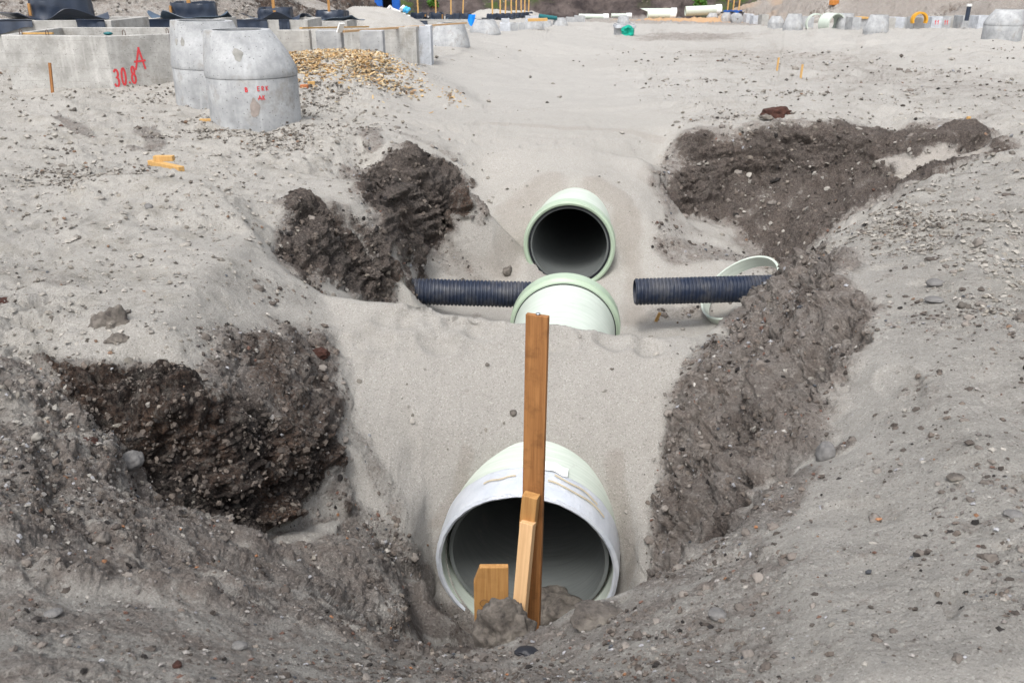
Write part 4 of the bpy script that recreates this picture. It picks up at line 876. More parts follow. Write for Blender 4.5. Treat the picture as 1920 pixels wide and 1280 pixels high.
def cone_ring(px0, px1, py0, py1, tx0, tx1, Y, label, seam=.45, mat=None, group="manhole cones standing in the yard", lean=0.0, hol=.14, name="manhole_cone"):
    mid = (px0 + px1) / 2; b = Vector(at_y(mid, py1, Y)); k = ppm(Y, b.z); R = (px1 - px0) / 2 / k; hgt = at_y(mid, py0, Y)[2] - b.z
    R1 = (tx1 - tx0) / 2 / k; off = ((tx0 + tx1) / 2 - mid) / k; b.y += R * .9; b.x = xz(mid, b.y, b.z)
    o = thing(name, label, "manhole cone", b, group=group); mat = mat or M_CONC
    sink = .8; zs = hgt * seam
    if seam > 0:
        MB().lathe([(-sink, R), (zs * .5, R), (zs - .010, R * 1.0), (zs - .002, R * .995), (zs - .002, R - hol), (-sink, R - hol)], 64, axis='z').build("ring", mat, o, True)
    n = 10; prof = [(zs + .004, R * 1.005), (zs + .03, R * 1.015), (zs + .075, R * 1.01)]
    for i in range(1, n + 1): q = i / n; prof.append((zs + .075 + (hgt - zs - .075) * q, q))
    prof += [(hgt, 2.0), (zs + .1, 3.0)]
    mb = MB(); V = []; seg = 64; Fs = []; m_ = len(prof)
    for i in range(seg):
        a = 2 * math.pi * i / seg
        for j, (tz, q) in enumerate(prof):
            if j < 3 or (j == m_ - 1): rr = q if j < 3 else R - hol; ox = 0
            elif q == 2.0: rr = R1 - hol * .8; ox = off
            else: qq = q ** 1.28; rr = R * 1.01 + (R1 - R * 1.01) * qq; ox = off * qq
            V.append((ox + rr * math.cos(a), rr * math.sin(a), tz))
    for i in range(seg):
        for j in range(m_ - 1): Fs.append((i * m_ + j, ((i + 1) % seg) * m_ + j, ((i + 1) % seg) * m_ + j + 1, i * m_ + j + 1))
    (mb.add(V, Fs)).build("cone" if seam > 0 else "shell", mat, o, True)
    if seam == 0: MB().lathe([(-sink, R * 1.0), (.004, R * 1.0), (.004, R - hol), (-sink, R - hol)], 48, axis='z').build("foot_ring", mat, o, True)
    if lean: o.rotation_euler = (0, lean, 0)
    return o, R, hgt, k
c1, R1_, h1_, k1_ = cone_ring(395, 566, 60, 226, 402, 523, 12.0, "nearest grey manhole cone with red stencilled letters on its ring", .47)
def cylmap(s, t, d): a = s / R1_; return ((R1_ + d) * math.sin(a), -(R1_ + d) * math.cos(a), t)
lettering("B", .07, .385, .055, .05, .02, .014, cylmap, M_RED, c1, "stencil_lettering")
lettering("ERK", .23, .395, .055, .045, .012, .011, cylmap, M_RED, c1, "stencil_lettering")
def cone_patch(o, R, hgt, seam, a, zc, ra, rz, R1, off, mat, name="dent_shade"):
    zs = hgt * seam; mb = MB(); V = []; Fs = []; nr = 5; ns = 24
    for i in range(nr + 1):
        for k in range(ns):
            th = 2 * math.pi * k / ns; q = i / nr * (1 + .10 * math.sin(3 * th + a * 9)); aa = a + ra * q * (1 + .22 * math.sin(2 * th + 1) + .15 * math.sin(5 * th + a)) * math.cos(th); z_ = zc + rz * q * math.sin(th)
            qq = min(1, max(0, (z_ - zs - .075) / (hgt - zs - .075))) ** 1.28; rr = R * 1.01 + (R1 - R * 1.01) * qq if z_ > zs else R
            V.append((off * qq + (rr + .003 + .002 * (1 - i / nr)) * math.sin(aa), -(rr + .003 + .002 * (1 - i / nr)) * math.cos(aa), z_))
    for i in range(nr):
        for k in range(ns): Fs.append((i * ns + k, i * ns + (k + 1) % ns, (i + 1) * ns + (k + 1) % ns, (i + 1) * ns + k))
    return mb.add(V, Fs).build(name, mat, o, True)
M_STAIN = mat_plain("dent_shade_concrete", (.275, .27, .25), .85, .35, 9, .5)  # darker concrete, the shade of the dents put into the colour
M_STAINB = mat_plain("brown_stain", (.29, .25, .225), .85, .35, 9, .3)
cone_patch(c1, R1_, h1_, .47, .10, h1_ * .75, .10, .085, 60.5 / k1_, (462.5 - 480.5) / k1_, M_STAIN)  # raised darker patch drawn as a shaded hollow
cone_patch(c1, R1_, h1_, .47, .27, .17, .09, .13, R1_, 0, M_STAINB, 'brown_stain')
lettering("AK", .23, .275, .055, .045, .012, .011, cylmap, M_RED, c1, "stencil_lettering")
def patch(o, px, py, w, hgt, ang, z, R, mat, name): pass
c2o = cone_ring(331, 478, 42, 185, 337, 449, 14.2, "second grey manhole cone with two round dents, behind the nearest cone", .38, lean=.02)
for a_, ra_, rz_ in ((-.62, .05, .055), (-.38, .06, .07)):
    cone_patch(c2o[0], c2o[1], c2o[2], .38, a_, c2o[2] * .74, ra_, rz_, 56 / c2o[3], (393 - 404.5) / c2o[3], M_STAIN)  # the two dents are darker patches, their shade is painted
cone_ring(803, 882, 45, 92, 821, 871, 26.5, "pale manhole cone half buried in sand under the end of the long white lath", 0)
cone_ring(880, 939, 38, 67, 888, 927, 35.5, "wide grey manhole cone with a blue rag hanging on its rim", 0)
cone_ring(982, 1021, 38, 59, 988, 1013, 49, "far manhole cone capped by an orange board", 0)
cone_ring(1035, 1065, 34, 52, 1039, 1058, 60, "small grey manhole cone standing on a yellow timber", 0)
cone_ring(1016, 1036, 39, 54, 1018, 1032, 55, "narrow pale manhole cone squeezed between two larger ones", 0)
cone_ring(1157, 1181, 30, 45, 1160, 1176, 48, "short light cone set on top of the square concrete box with the turquoise net", 0, hol=.08)
cone_ring(1468, 1505, 27, 55, 1475, 1500, 50, "manhole cone with two dark lifting holes left of the two loose pipe rings", 0)
cone_ring(1567, 1602, 26, 52, 1572, 1597, 52, "tall manhole cone right behind the two loose pipe rings", 0)
cone_ring(1619, 1664, 29, 62, 1628, 1660, 44, "broad manhole cone with an arched mark right of the two loose pipe rings", 0)
c12, R12, h12, k12 = cone_ring(1843, 1912, 19, 71, 1859, 1908, 30, "large two piece manhole cone at the right end of the yard", .42)
cone_ring(1440, 1470, 31, 46, 1446, 1462, 56, "upturned pale manhole cone propped on an orange block", 0)
cone_ring(1325, 1346, 25, 34, 1330, 1342, 82, "tiny far cone left of the blue topped shafts", 0)
cone_ring(1352, 1370, 24, 36, 1356, 1368, 80, "far pale cone directly under the first of the three right stakes", 0)
# square box under the centre cone, with the net hanging on it
def sbox(px0, px1, py0, py1, Y, depth, label, mat=None, sink=.8, name="concrete_block", group="square concrete blocks in the yard", yaw=0.0, th=.12, top=None, wallname="wall"):
    mid = (px0 + px1) / 2; b = Vector(at_y(mid, py1, Y)); k = ppm(Y, b.z); w = (px1 - px0) / k; hgt = at_y(mid, py0, Y)[2] - b.z
    o = thing(name, label, "concrete block", b, yaw, group)
    P = [(-w / 2, 0), (w / 2, 0), (w / 2, depth), (-w / 2, depth)]
    hollow(P, inset(P, min(th, w * .3)), -sink, hgt, sink).build(wallname, mat or M_CONC, o, False, .008)
    return o, w, hgt
nb, w_, h_ = sbox(1155, 1189, 45, 71, 47.4, 1.2, "square concrete box in mid yard with a turquoise net hanging on its front", M_CONC)
MB().box((0, .5, h_ + .02 - .16), (w_ + .12, 1.3, .14)).build("rim_band", M_CONC_W, nb)
netp = Vector(at_y(1177, 60, 47.1)); nt_o = thing("turquoise_net", "bright turquoise bundled net hanging on the square concrete box", "net", netp)
MB().lathe([(-.06, .0), (-.10, .12), (-.16, .22), (-.12, .30), (0, .34), (.05, .28)], 40, closed=False, fn=lambda a, t, r: (t + .05 * n1(math.sin(a) * 2, math.cos(a) * 2, r * 4, .5, 8), r * (1 + .18 * n1(math.sin(a) * 2, math.cos(a) * 2, r, .6, 9)))).build("bundle", M_NET, nt_o, True)
MB().sheet(lambda u, v: (-.12 - .32 * v + .1 * u, -.05 + .03 * math.sin(u * 8), -.1 - .3 * v + .06 * u), 6, 5, .03).build("tail", M_NET, nt_o, True)
sbox(594, 641, 58, 92, 17.6, .3, "square concrete block with a pale lath stood against its corner, behind the wood chips")
sbox(676, 719, 58, 95, 17.7, .3, "square concrete block right of the dark drain opening, behind the wood chips")
sbox(524, 583, 57, 104, 16.9, .2, "pale jointed concrete block between the nearest cone and the wood chips", M_CONC_B)
tw, w_, h_ = sbox(582, 781, 52, 80, 20.6, .5, "long concrete trough with a sand slope in it, behind the square blocks", M_CONC_B)
sbox(779, 808, 49, 80, 22.0, .6, "bright end block of the long trough next to the half buried cone", M_CONC_W)
for i, (a, b, c, d, Yq, lab) in enumerate([
    (937, 957, 44, 59, 42, "pale block just right of the cone with the blue rag"), (957, 972, 44, 58, 43.5, "second pale block right of the cone with the blue rag"),
    (973, 985, 44, 56, 46, "dark fronted block left of the cone capped by an orange board"), (1062, 1080, 33, 44, 66, "small grey block behind the cone on the yellow timber"),
    (1078, 1097, 30, 42, 70, "farthest small block at the end of the left row"), (940, 955, 36, 43, 57, "white block under the dark sheets of the far shafts"),
    (985, 1012, 31, 37, 62, "white block behind the orange board")]):
    sbox(a, b, c, d, Yq, 1.0, lab, M_CONC_W if i in (0, 5, 6) else M_CONC)
RIGHT = [(1597, 1613, 33, 52, 50, "block between the tall cone and the orange topped block", 0), (1609, 1625, 36, 50, 52, "grey block with an orange lid", 0), (1664, 1678, 34, 50, 52, "sandy block right of the broad cone", 2),
    (1676, 1695, 33, 49, 53, "white block left of the yellow hoop", 1), (1695, 1711, 34, 49, 54, "grey block touching the yellow hoop", 0), (1713, 1734, 33, 52, 51, "grey block standing inside the yellow hoop", 0),
    (1735, 1745, 33, 49, 54, "narrow block right of the yellow hoop", 0), (1745, 1765, 32, 51, 52, "white block with two faint red strokes", 1), (1764, 1781, 32, 51, 52.5, "grey block right of the one with red strokes", 0),
    (1781, 1806, 31, 50, 54, "sand dusted block in the middle of the right row", 2), (1803, 1834, 30, 50, 52, "wide blue grey block under the dark post", 0), (1832, 1858, 30, 51, 51, "white block with a red 2, left of the large two piece cone", 1),
    (1910, 1932, 29, 52, 50, "block right of the large two piece cone", 0), (1500, 1525, 32, 50, 56, "grey block seen through the left loose ring", 0), (1393, 1404, 26, 37, 80, "thin block right of the round concrete disc", 1),
    (1399, 1413, 27, 38, 76, "white block with a dark slit, behind the round disc", 1), (1412, 1429, 30, 40, 72, "white block with a dark top corner", 1), (1428, 1441, 28, 41, 68, "pinkish block left of the upturned cone", 2)]
for a, b, c, d, Yq, lab, k in RIGHT:
    o, w_, h_ = sbox(a, b, c, d, Yq, 1.1, lab, (M_CONC, M_CONC_W, M_CONC_B)[k])
    f2 = lambda s, t, dd, w_=w_: (s - w_ / 2, -dd, t)
    if "red 2" in lab: lettering("2", w_ * .55, h_ * .15, h_ * .42, .2, 0, .05, f2, M_RED, o)
    if "strokes" in lab: [lettering("1", w_ * q_, h_ * .25, h_ * .4, .12, .12, .04, f2, M_RED, o) for q_ in (.3, .55)]
    if "orange lid" in lab: MB().box((0, .5, h_ + .05), (w_ + .25, 1.2, .09)).build("lid", M_WOOD_YEL, o)
# yellow hoop
yc = Vector(at_y(1724, 38, 50.6)); k = ppm(50.6, yc.z); rr = 14.5 / k
yh = thing("yellow_hoop", "curved amber hoop arching over the block in the right row", "hoop", yc)
MB().lathe([(-.12, rr - .10), (-.12, rr), (.2, rr), (.2, rr - .10)], 40, a0=-math.radians(115), a1=math.radians(115)).build("hoop", M_YELLOWP, yh, True)
# round disc, loose pipe rings
dc = Vector(at_y(1383, 36, 74)); dk = ppm(74, dc.z); d_ = thing("concrete_disc", "round concrete disc standing on edge below the three right stakes", "disc", dc)
MB().lathe([(0, 0), (0, 9.5 / dk), (.02, 10.2 / dk), (.8, 10.2 / dk)], 48, closed=False).build("disc", M_CONC, d_, True); MB().lathe([(-.01, 0), (-.01, .06)], 12, closed=False).build("hub_hole", M_CLOD, d_)
for (a, b, c, d, Yq, yaw, L, lab) in ((1513.5, 1547, 27, 62, 53, .05, .35, "left one of the two loose pipe rings, thin and dark rimmed"), (1546, 1592, 26.5, 64, 52, -.32, .95, "right one of the two loose pipe rings, wide and pale")):
    cc = Vector(at_y((a + b) / 2, (c + d) / 2, Yq)); kk = ppm(Yq, cc.z); r_ = (d - c) / 2 / kk
    o = thing("pipe_ring", lab, "pipe ring", cc, axis=(math.sin(yaw), math.cos(yaw), 0), group="two loose pipe rings")
    MB().lathe([(0, r_ - .06), (0, r_), (L, r_), (L, r_ - .06)], 64).build("band", M_GRP, o, True)
t1 = thing("timber", "orange timber lying under the right loose pipe ring", "timber", at_y(1568, 64, 52.5)); MB().box((0, 0, .02), (1.5, .3, .12)).build("beam", M_WOOD_YEL, t1)
# far pipes
def far_pipe(x0, x1, yc, d, Y, label, bevel=False, dy=0, tilt=0.0):
    a = Vector(at_y(x0, yc, Y)); b = Vector(at_y(x1, yc + tilt, Y + dy)); k = ppm(Y, a.z); r = d / 2 / k; L = (b - a).length
    o = thing("sewer_pipe", label, "pipe", a, axis=(b - a), group="spare pipes lying at the foot of the bank")
    fn = (lambda ang, t, r_: (t + (1.0 if t < .1 else 0) * (-r_ * 2.4 * math.cos(ang)) + (r * 2.4 if t < .1 else 0), r_)) if bevel else None
    MB().lathe([(0, r - .05), (0, r), (L - .5, r), (L - .5, r - .05)] if not bevel else [(0, r - .05), (0, r), (L - .5, r), (L - .5, r - .05)], 48, fn=fn).build("barrel", M_GRP, o, True)
    MB().lathe([(L - .5, r - .02), (L - .5, r + .05), (L, r + .05), (L, r - .02)], 48).build("collar", M_PAPER, o, True)
    return o
far_pipe(1085, 1141, 31, 9, 86, "thin pale pipe lying behind the left end of the row", tilt=1)
far_pipe(1146, 1184, 29.5, 7, 90, "short thin pale pipe behind the square box with the net")
far_pipe(1200, 1268, 23.5, 14, 88, "spare pipe with slanted cut end lying on top of its neighbour", True)
far_pipe(1214, 1266, 28.5, 12, 85, "lower spare pipe in front of the slant cut one")
far_pipe(1285, 1352, 21.5, 17, 86, "single long spare pipe right of the slant cut pair", tilt=-3)

# shafts wrapped in membrane
def shaft(px0, px1, py0, py1, Y, stake_px, label, skirt=True, batten=None, base=None, mat=None, round_=True, lean=0.0, stake_w=.085, seed=0, detail=True):
    mid = (px0 + px1) / 2; b = Vector(at_y(mid, py1, Y)); k = ppm(Y, b.z); R = (px1 - px0) / 2 / k; hgt = at_y(mid, py0, Y)[2] - b.z; b.y += R
    o = thing("wrapped_shaft", label, "shaft", b, group="membrane wrapped shafts with stakes")
    g = gz(b.x, b.y) - b.z
    MB().lathe([(min(g - .3, -.2), R * .8), (hgt - .05, R * .8), (hgt - .05, R * .7), (min(g - .3, -.2), R * .7)], 24, axis='z').build("shaft_ring", M_CONC, o, True)
    seg = 72 if detail else 28
    def fn(a, t, r):
        q = t / hgt; sq = 1 + .07 * math.cos(4 * a + .6 + seed)
        w = n1(math.cos(a) * 2 + seed, math.sin(a) * 2, t * 2.5, .5, 31) * .05 + (.025 * n1(math.cos(a) * 7 + seed, math.sin(a) * 7, t * 5, .6, 32) if detail else 0)
        return t + (.07 * n1(math.cos(a) + seed, math.sin(a), 0, .6, 33) * hgt * 2 if q > .9 else 0), r * sq + w * R * 1.4 + (1 - q) * .04 * R
    prof = [(0, R * .97), (hgt * .2, R * .96), (hgt * .4, R * .95), (hgt * .6, R * .96), (hgt * .8, R * .95), (hgt, R * .93), (hgt - .01, R * .91), (hgt * .5, R * .88), (0, R * .88)]
    MB().lathe(prof, seg, axis='z', fn=fn).build("membrane", mat or M_MEMB, o, True)
    if skirt:
        MB().sheet(lambda u, v: ((R * .98 + v * R * .75) * math.cos(math.pi * (1.0 + u)) * (1 + .12 * math.sin(u * 17 + seed)), (R * .98 + v * R * .4) * math.sin(math.pi * (1.0 + u)) * .95, .03 + .05 * math.sin(u * 21 + seed) * v + .16 * v * v * math.sin(u * 7 + seed * 2) ** 2), 40 if detail else 16, 6, .012).build("skirt", M_MEMB2 if seed % 2 else M_MEMB, o, True)
    if batten is not None:
        bx = (batten - mid) / k; ang = math.asin(max(-.95, min(.95, bx / R))); bb = MB().box((0, 0, 0), (.085, .025, hgt * .62)).build("batten", M_WOOD_MID, o)
        bb.location = (R * 1.03 * math.sin(ang), -R * 1.03 * math.cos(ang) - .015, hgt * .52); bb.rotation_euler = (0, .06, ang)
    if stake_px is not None:
        sx_ = (stake_px - mid) / k; s_ = MB().box((0, 0, 0), (stake_w, .05, 2.6)).build("stake", M_WOOD_MID if detail else M_WOOD_YEL, o)
        s_.location = (sx_, -R * .3, hgt + .75); s_.rotation_euler = (0, lean, 0)
    return o
shaft(30, 148, 1, 38, 19.8, 46, "large dimpled membrane shaft nearest the left edge with one batten", batten=57, seed=0, stake_w=.01)
shaft(305, 396, 6, 38, 22.5, 347, "dark blue membrane shaft standing behind the gap between chamber and cones", batten=320, seed=1)
shaft(474, 545, 16, 38, 28, 509, "black membrane shaft behind the nearest cone's slanted shoulder", batten=516, seed=2)
shaft(586, 650, 21, 39, 33, 614, "low black membrane shaft with flared skirt in front of the dark soil pile", seed=3)
for i, (a, b, c, d, Yq, sx_, lab) in enumerate([(768, 800, 25, 40, 50, 783, "first shaft right of the blue container"), (803, 832, 25, 40, 54, 817, "second shaft right of the blue container"),
    (834, 851, 28, 41, 57, 846, "third shaft right of the blue container, narrow"), (849, 864, 26, 40, 60, None, "shiny black shaft without stake above the lath end"), (862, 884, 26, 40, 62, 869, "shaft directly left of the blue rag")]):
    shaft(a, b, c, d, Yq, sx_, lab, seed=i, detail=False, batten=(b - 3 if i < 2 else None), lean=.02 * (i - 1))
for i, (sx_, Yq) in enumerate([(923, 66), (938, 69), (948, 72), (958.5, 75), (968, 78), (977, 81), (984, 84), (991.5, 87)]):
    shaft(sx_ - 11 + i * .5, sx_ + 11 - i * .5, 27 - i * .55, 38 - i * .9, Yq, sx_, ["first", "second", "third", "fourth", "fifth", "sixth", "seventh", "last"][i] + " stake topped shaft of the far left file, counted from the near end", seed=i, detail=False, lean=.012 * ((i * 7) % 5 - 2), stake_w=.11)
for i, (sx_, Yq) in enumerate([(1365, 84), (1375.5, 82), (1386, 80)]):
    shaft(sx_ - 7, sx_ + 7, 20, 26, Yq, sx_, ["left", "middle", "right"][i] + " one of the three blue topped shafts with tall stakes beside the disc", seed=i, detail=False, mat=M_BLUE, lean=.02, stake_w=.11)
# their square bases
def base_box(px0, px1, py0, py1, Y, depth, label, n_memb=None):
    o, w, hgt = sbox(px0, px1, py0, py1, Y, depth, label, M_CONC_B, .5, "chamber_base", "square chamber bases under the wrapped shafts", 0, .15)
    if n_memb:
        for (a, b, q) in n_memb:
            MB().sheet(lambda u, v, a=a, b=b, q=q: (-w / 2 + w * (a + (b - a) * u), -.03 - .05 * abs(math.sin(u * 9)) * v - (0.25 * max(0, .12 - v) if True else 0), hgt + .02 - hgt * q * v * (.75 + .25 * math.sin(u * 5 + a * 9))), 24, 8, .012).build("hanging_sheet", M_MEMB, o, True)
    return o
base_box(-30, 218, 39, 100, 18.9, 2.0, "board marked concrete base with sheeting draped over both corners, left edge of the yard", [(.0, .42, .45), (.75, .96, .9)])
base_box(262, 402, 38, 90, 21.3, 2.0, "concrete base almost fully covered by hanging dark sheeting", [(.07, .97, .9)])
base_box(448, 580, 38, 80, 26.6, 2.0, "concrete base with a pale corner post behind the nearest cone", [(.0, .44, .9), (.6, .75, .9)])
base_box(592, 652, 40, 60, 32, 2.0, "low concrete base under the flared skirt")
base_box(754, 905, 40, 62, 47, 2.2, "long low base under the first far shafts", [(.04, .32, .9)])
# laths and boards on the blocks
def lath(pxa, pya, Ya, pxb, pyb, Yb, w, th, mat, name, label, cat="lath"):
    a = Vector(at_y(pxa, pya, Ya)); b = Vector(at_y(pxb, pyb, Yb)); o = thing(name, label, cat, a); d = b - a
    x = MB().box((0, d.length / 2, 0), (w, d.length, th)).build("lath", mat, o); x.rotation_euler = d.to_track_quat('Y', 'Z').to_euler(); return o
lath(564, 53, 17.8, 690, 50.5, 20.5, .06, .03, M_WOOD_YEL, "wooden_lath", "pale yellow lath laid level over the square blocks")
lath(643, 59.5, 17.6, 874, 43.5, 26.3, .07, .04, M_WOOD_NEW, "wooden_lath", "long pale lath reaching from the square block to the half buried cone")
lath(641, 44, 17.5, 636, 61, 17.55, .14, .03, M_PAPER, "pale_board", "short whitish board stood on the corner of the square block", "board")
lath(990, 38, 48, 1026, 37, 48, .9, .12, M_WOOD_YEL, "orange_board", "orange board lying across the top of a far cone", "board")
lath(1043, 52.5, 59, 1064, 52.5, 59, .2, .14, M_WOOD_YEL, "timber", "yellow timber under the small grey cone", "timber")
lath(336, 62, 15.5, 347, 62, 15.5, .12, .09, M_WOOD_YEL, "timber", "amber timber end poking out left of the second cone", "timber")
# blue container, insulation rolls, blue rags, coiled teal hose, post, orange bits
bc = Vector(at_y(728, 24, 70)); kk = ppm(70, bc.z); wq = 48 / kk
cn = thing("blue_container", "blue steel skip container behind the dark soil pile", "container", bc, .1)
def skipside(s): return MB().box((s * wq * .33, 0, 1.0), (wq * .30, 2.2, 2.6), None, .0)
skipside(-1).build("side_panel", M_BLUE, cn, False, .03); skipside(1).build("side_panel", M_BLUE, cn, False, .03)
MB().box((0, .7, 1.0), (wq * .37, .8, 2.5)).build("gap_shade", M_SHADE, cn); MB().box((0, .0, 2.35), (wq * 1.04, 2.3, .15)).build("roof", M_BLUE, cn)  # black box stands for the shade in the gap between the panels
for i, (px, py, c) in enumerate([(728, 19, M_WHITEP), (742, 22, M_WHITEP), (735, 28, M_WHITEP), (752, 29, M_PAPER), (748, 36, M_WHITEP), (762, 33, M_PAPER)]):
    q = Vector(at_y(px, py, 58 - i)); kk = ppm(58, q.z); rr = 4.2 / kk
    o = thing("plastic_roll", ["upright white roll beside the blue container", "slanting pale roll beside the blue container", "long white roll under the slanting one", "thick white roll with a blue end", "white roll half covered by blue film", "paper white roll nearest the first shaft"][i], "roll", q, axis=(1, .2 * (i % 3 - 1), (.9, -.35, -.05, -.05, .1, -.1)[i]), group="white rolls stored beside the container")
    MB().lathe([(-rr * 2, 0), (-rr * 2, rr), (rr * 2, rr), (rr * 2, 0)], 20, closed=False).build("roll", c, o, True)
for i in range(3):
    q = Vector(at_y(753 + i * 5, 17 + i * 2, 60)); kk = ppm(60, q.z); o = thing("blue_bundle", ["upper", "middle", "lower"][i] + " one of the bright blue and white bundles", "bundle", q, axis=(.4, .8, .4), group="bright bundles beside the container")
    MB().lathe([(-.1, 0), (-.1, .12), (.3, .12), (.3, 0)], 16, closed=False).build("bundle", M_WHITEP if i == 0 else mat_plain("cyan_film", (.06, .40, .75), .4), o, True)
rgq = Vector(at_y(886, 37, 35)); o = thing("blue_rag", "bright blue plastic rag hanging over the rim of a cone", "rag", rgq)
MB().sheet(lambda u, v: (-.14 + .26 * u - .05 * v, .02 * math.sin(u * 9), .18 - .42 * v * (.5 + .5 * math.sin(u * 3.1))), 10, 8, .01).build("rag", mat_plain("bright_blue", (.0, .22, .75), .4), o, True)
hq = Vector(at_y(1019, 32, 60)); o = thing("teal_hose", "teal pipe length lying on dark sheeting in the far left row", "pipe", hq, axis=(1, .2, -.10))
MB().lathe([(-.3, 0), (-.3, .16), (.9, .12), (.9, 0)], 16, closed=False).build("hose", M_TEAL, o, True)
bq = Vector(at_y(1815, 24, 48)); o = thing("dark_post", "dark blue post with pale cap rising behind the right row", "post", bq)
MB().lathe([(-.4, 0), (-.4, .11), (.3, .11), (.3, 0)], 16, axis='z', closed=False).build("post", M_MEMB, o, True); MB().lathe([(.3, 0), (.3, .13), (.42, .13), (.42, 0)], 16, axis='z', closed=False).build("cap", M_WHITEP, o, True)
for px, py, Yq, lab in ((1456, 137, 24, "left one of the pair of thin pegs on the sandy track"), (1500, 153, 21.5, "right one of the pair of thin pegs on the sandy track")):
    q = Vector(at_y(px, py, Yq)); kk = ppm(Yq, q.z); o = thing("wooden_peg", lab, "peg", q, group="thin pegs on the sandy track"); MB().box((0, 0, .12), (.045, .035, .55)).build("peg", M_WOOD_YEL, o).rotation_euler = (0, .03, 0)
q = hit(1814, 232); o = thing("wooden_peg", "stubby yellow peg sticking out of the right dark bank", "peg", q); MB().box((0, 0, .03), (.05, .04, .16)).build("peg", M_WOOD_YEL, o)
ob = Vector(hit(1563, 12)); o = thing("orange_crate", "orange crate thrown on the right spoil heap", "crate", (ob.x, ob.y, ob.z), .4); MB().box((0, 0, .25), (.6, .5, .4)).build("crate", mat_plain("orange", (.50, .19, .04), .6), o, False, .03)
def lump(px, py, rpx, label, mat, name, cat, seed, flat=.7, wide=1.0, sub=3, rough=.3, group=None, up=.35, rz=0):
    q = Vector(hit(px, py)); r = rpx / ppm(q.y, q.z); q.z += r * up
    o = rock(name, q, (r * wide, r, r * flat), seed, mat, None, rough, sub, rz); return tag(o, label, cat, group)
# loose timber cross on the left platform
q = Vector(hit(312, 318)); o = thing("timber", "squared amber timber lying aslant on the left sand platform", "timber", (q.x, q.y, q.z + .04)); kk = ppm(q.y, q.z)
MB().box((0, 0, 0), (.075, .62, .06)).build("beam", M_WOOD_YEL, o, False, .004).rotation_euler = (0, 0, math.radians(52))
o = thing("timber", "short amber block lying across the slanting timber", "timber", (q.x - .06, q.y + .13, q.z + .10)); MB().box((0, 0, 0), (.22, .075, .06)).build("beam", M_WOOD_YEL, o, False, .004)
for px, py, w, dd, ang, mat, lab in ((390, 231, .22, .06, 5, M_WOOD_YEL, "yellow timber scrap at the left foot of the nearest cone"), (571, 166, .13, .10, 0, M_BRICK, "orange brick piece right of the nearest cone"), (584, 160, .12, .06, 10, M_WOOD_YEL, "yellow wood scrap right of the orange brick piece"),
    (393, 191, .14, .08, 0, M_BRICK, "orange brick piece between the two nearest cones")):
    q = Vector(hit(px, py)); o = thing("scrap", lab, "scrap", (q.x, q.y, q.z + .03), math.radians(ang)); o.name = "brick_piece" if mat is M_BRICK else "wood_scrap"
    MB().box((0, 0, 0), (w, dd, .06)).build("scrap", mat, o, False, .006)
q = Vector(hit(1230, 602)); o = thing("wood_splinter", "small orange wood splinter stuck upright in the trench floor", "splinter", (q.x, q.y, q.z)); x = MB().box((0, 0, .05), (.035, .015, .16)).build("splinter", M_WOOD_YEL, o); x.rotation_euler = (.3, .25, 0)
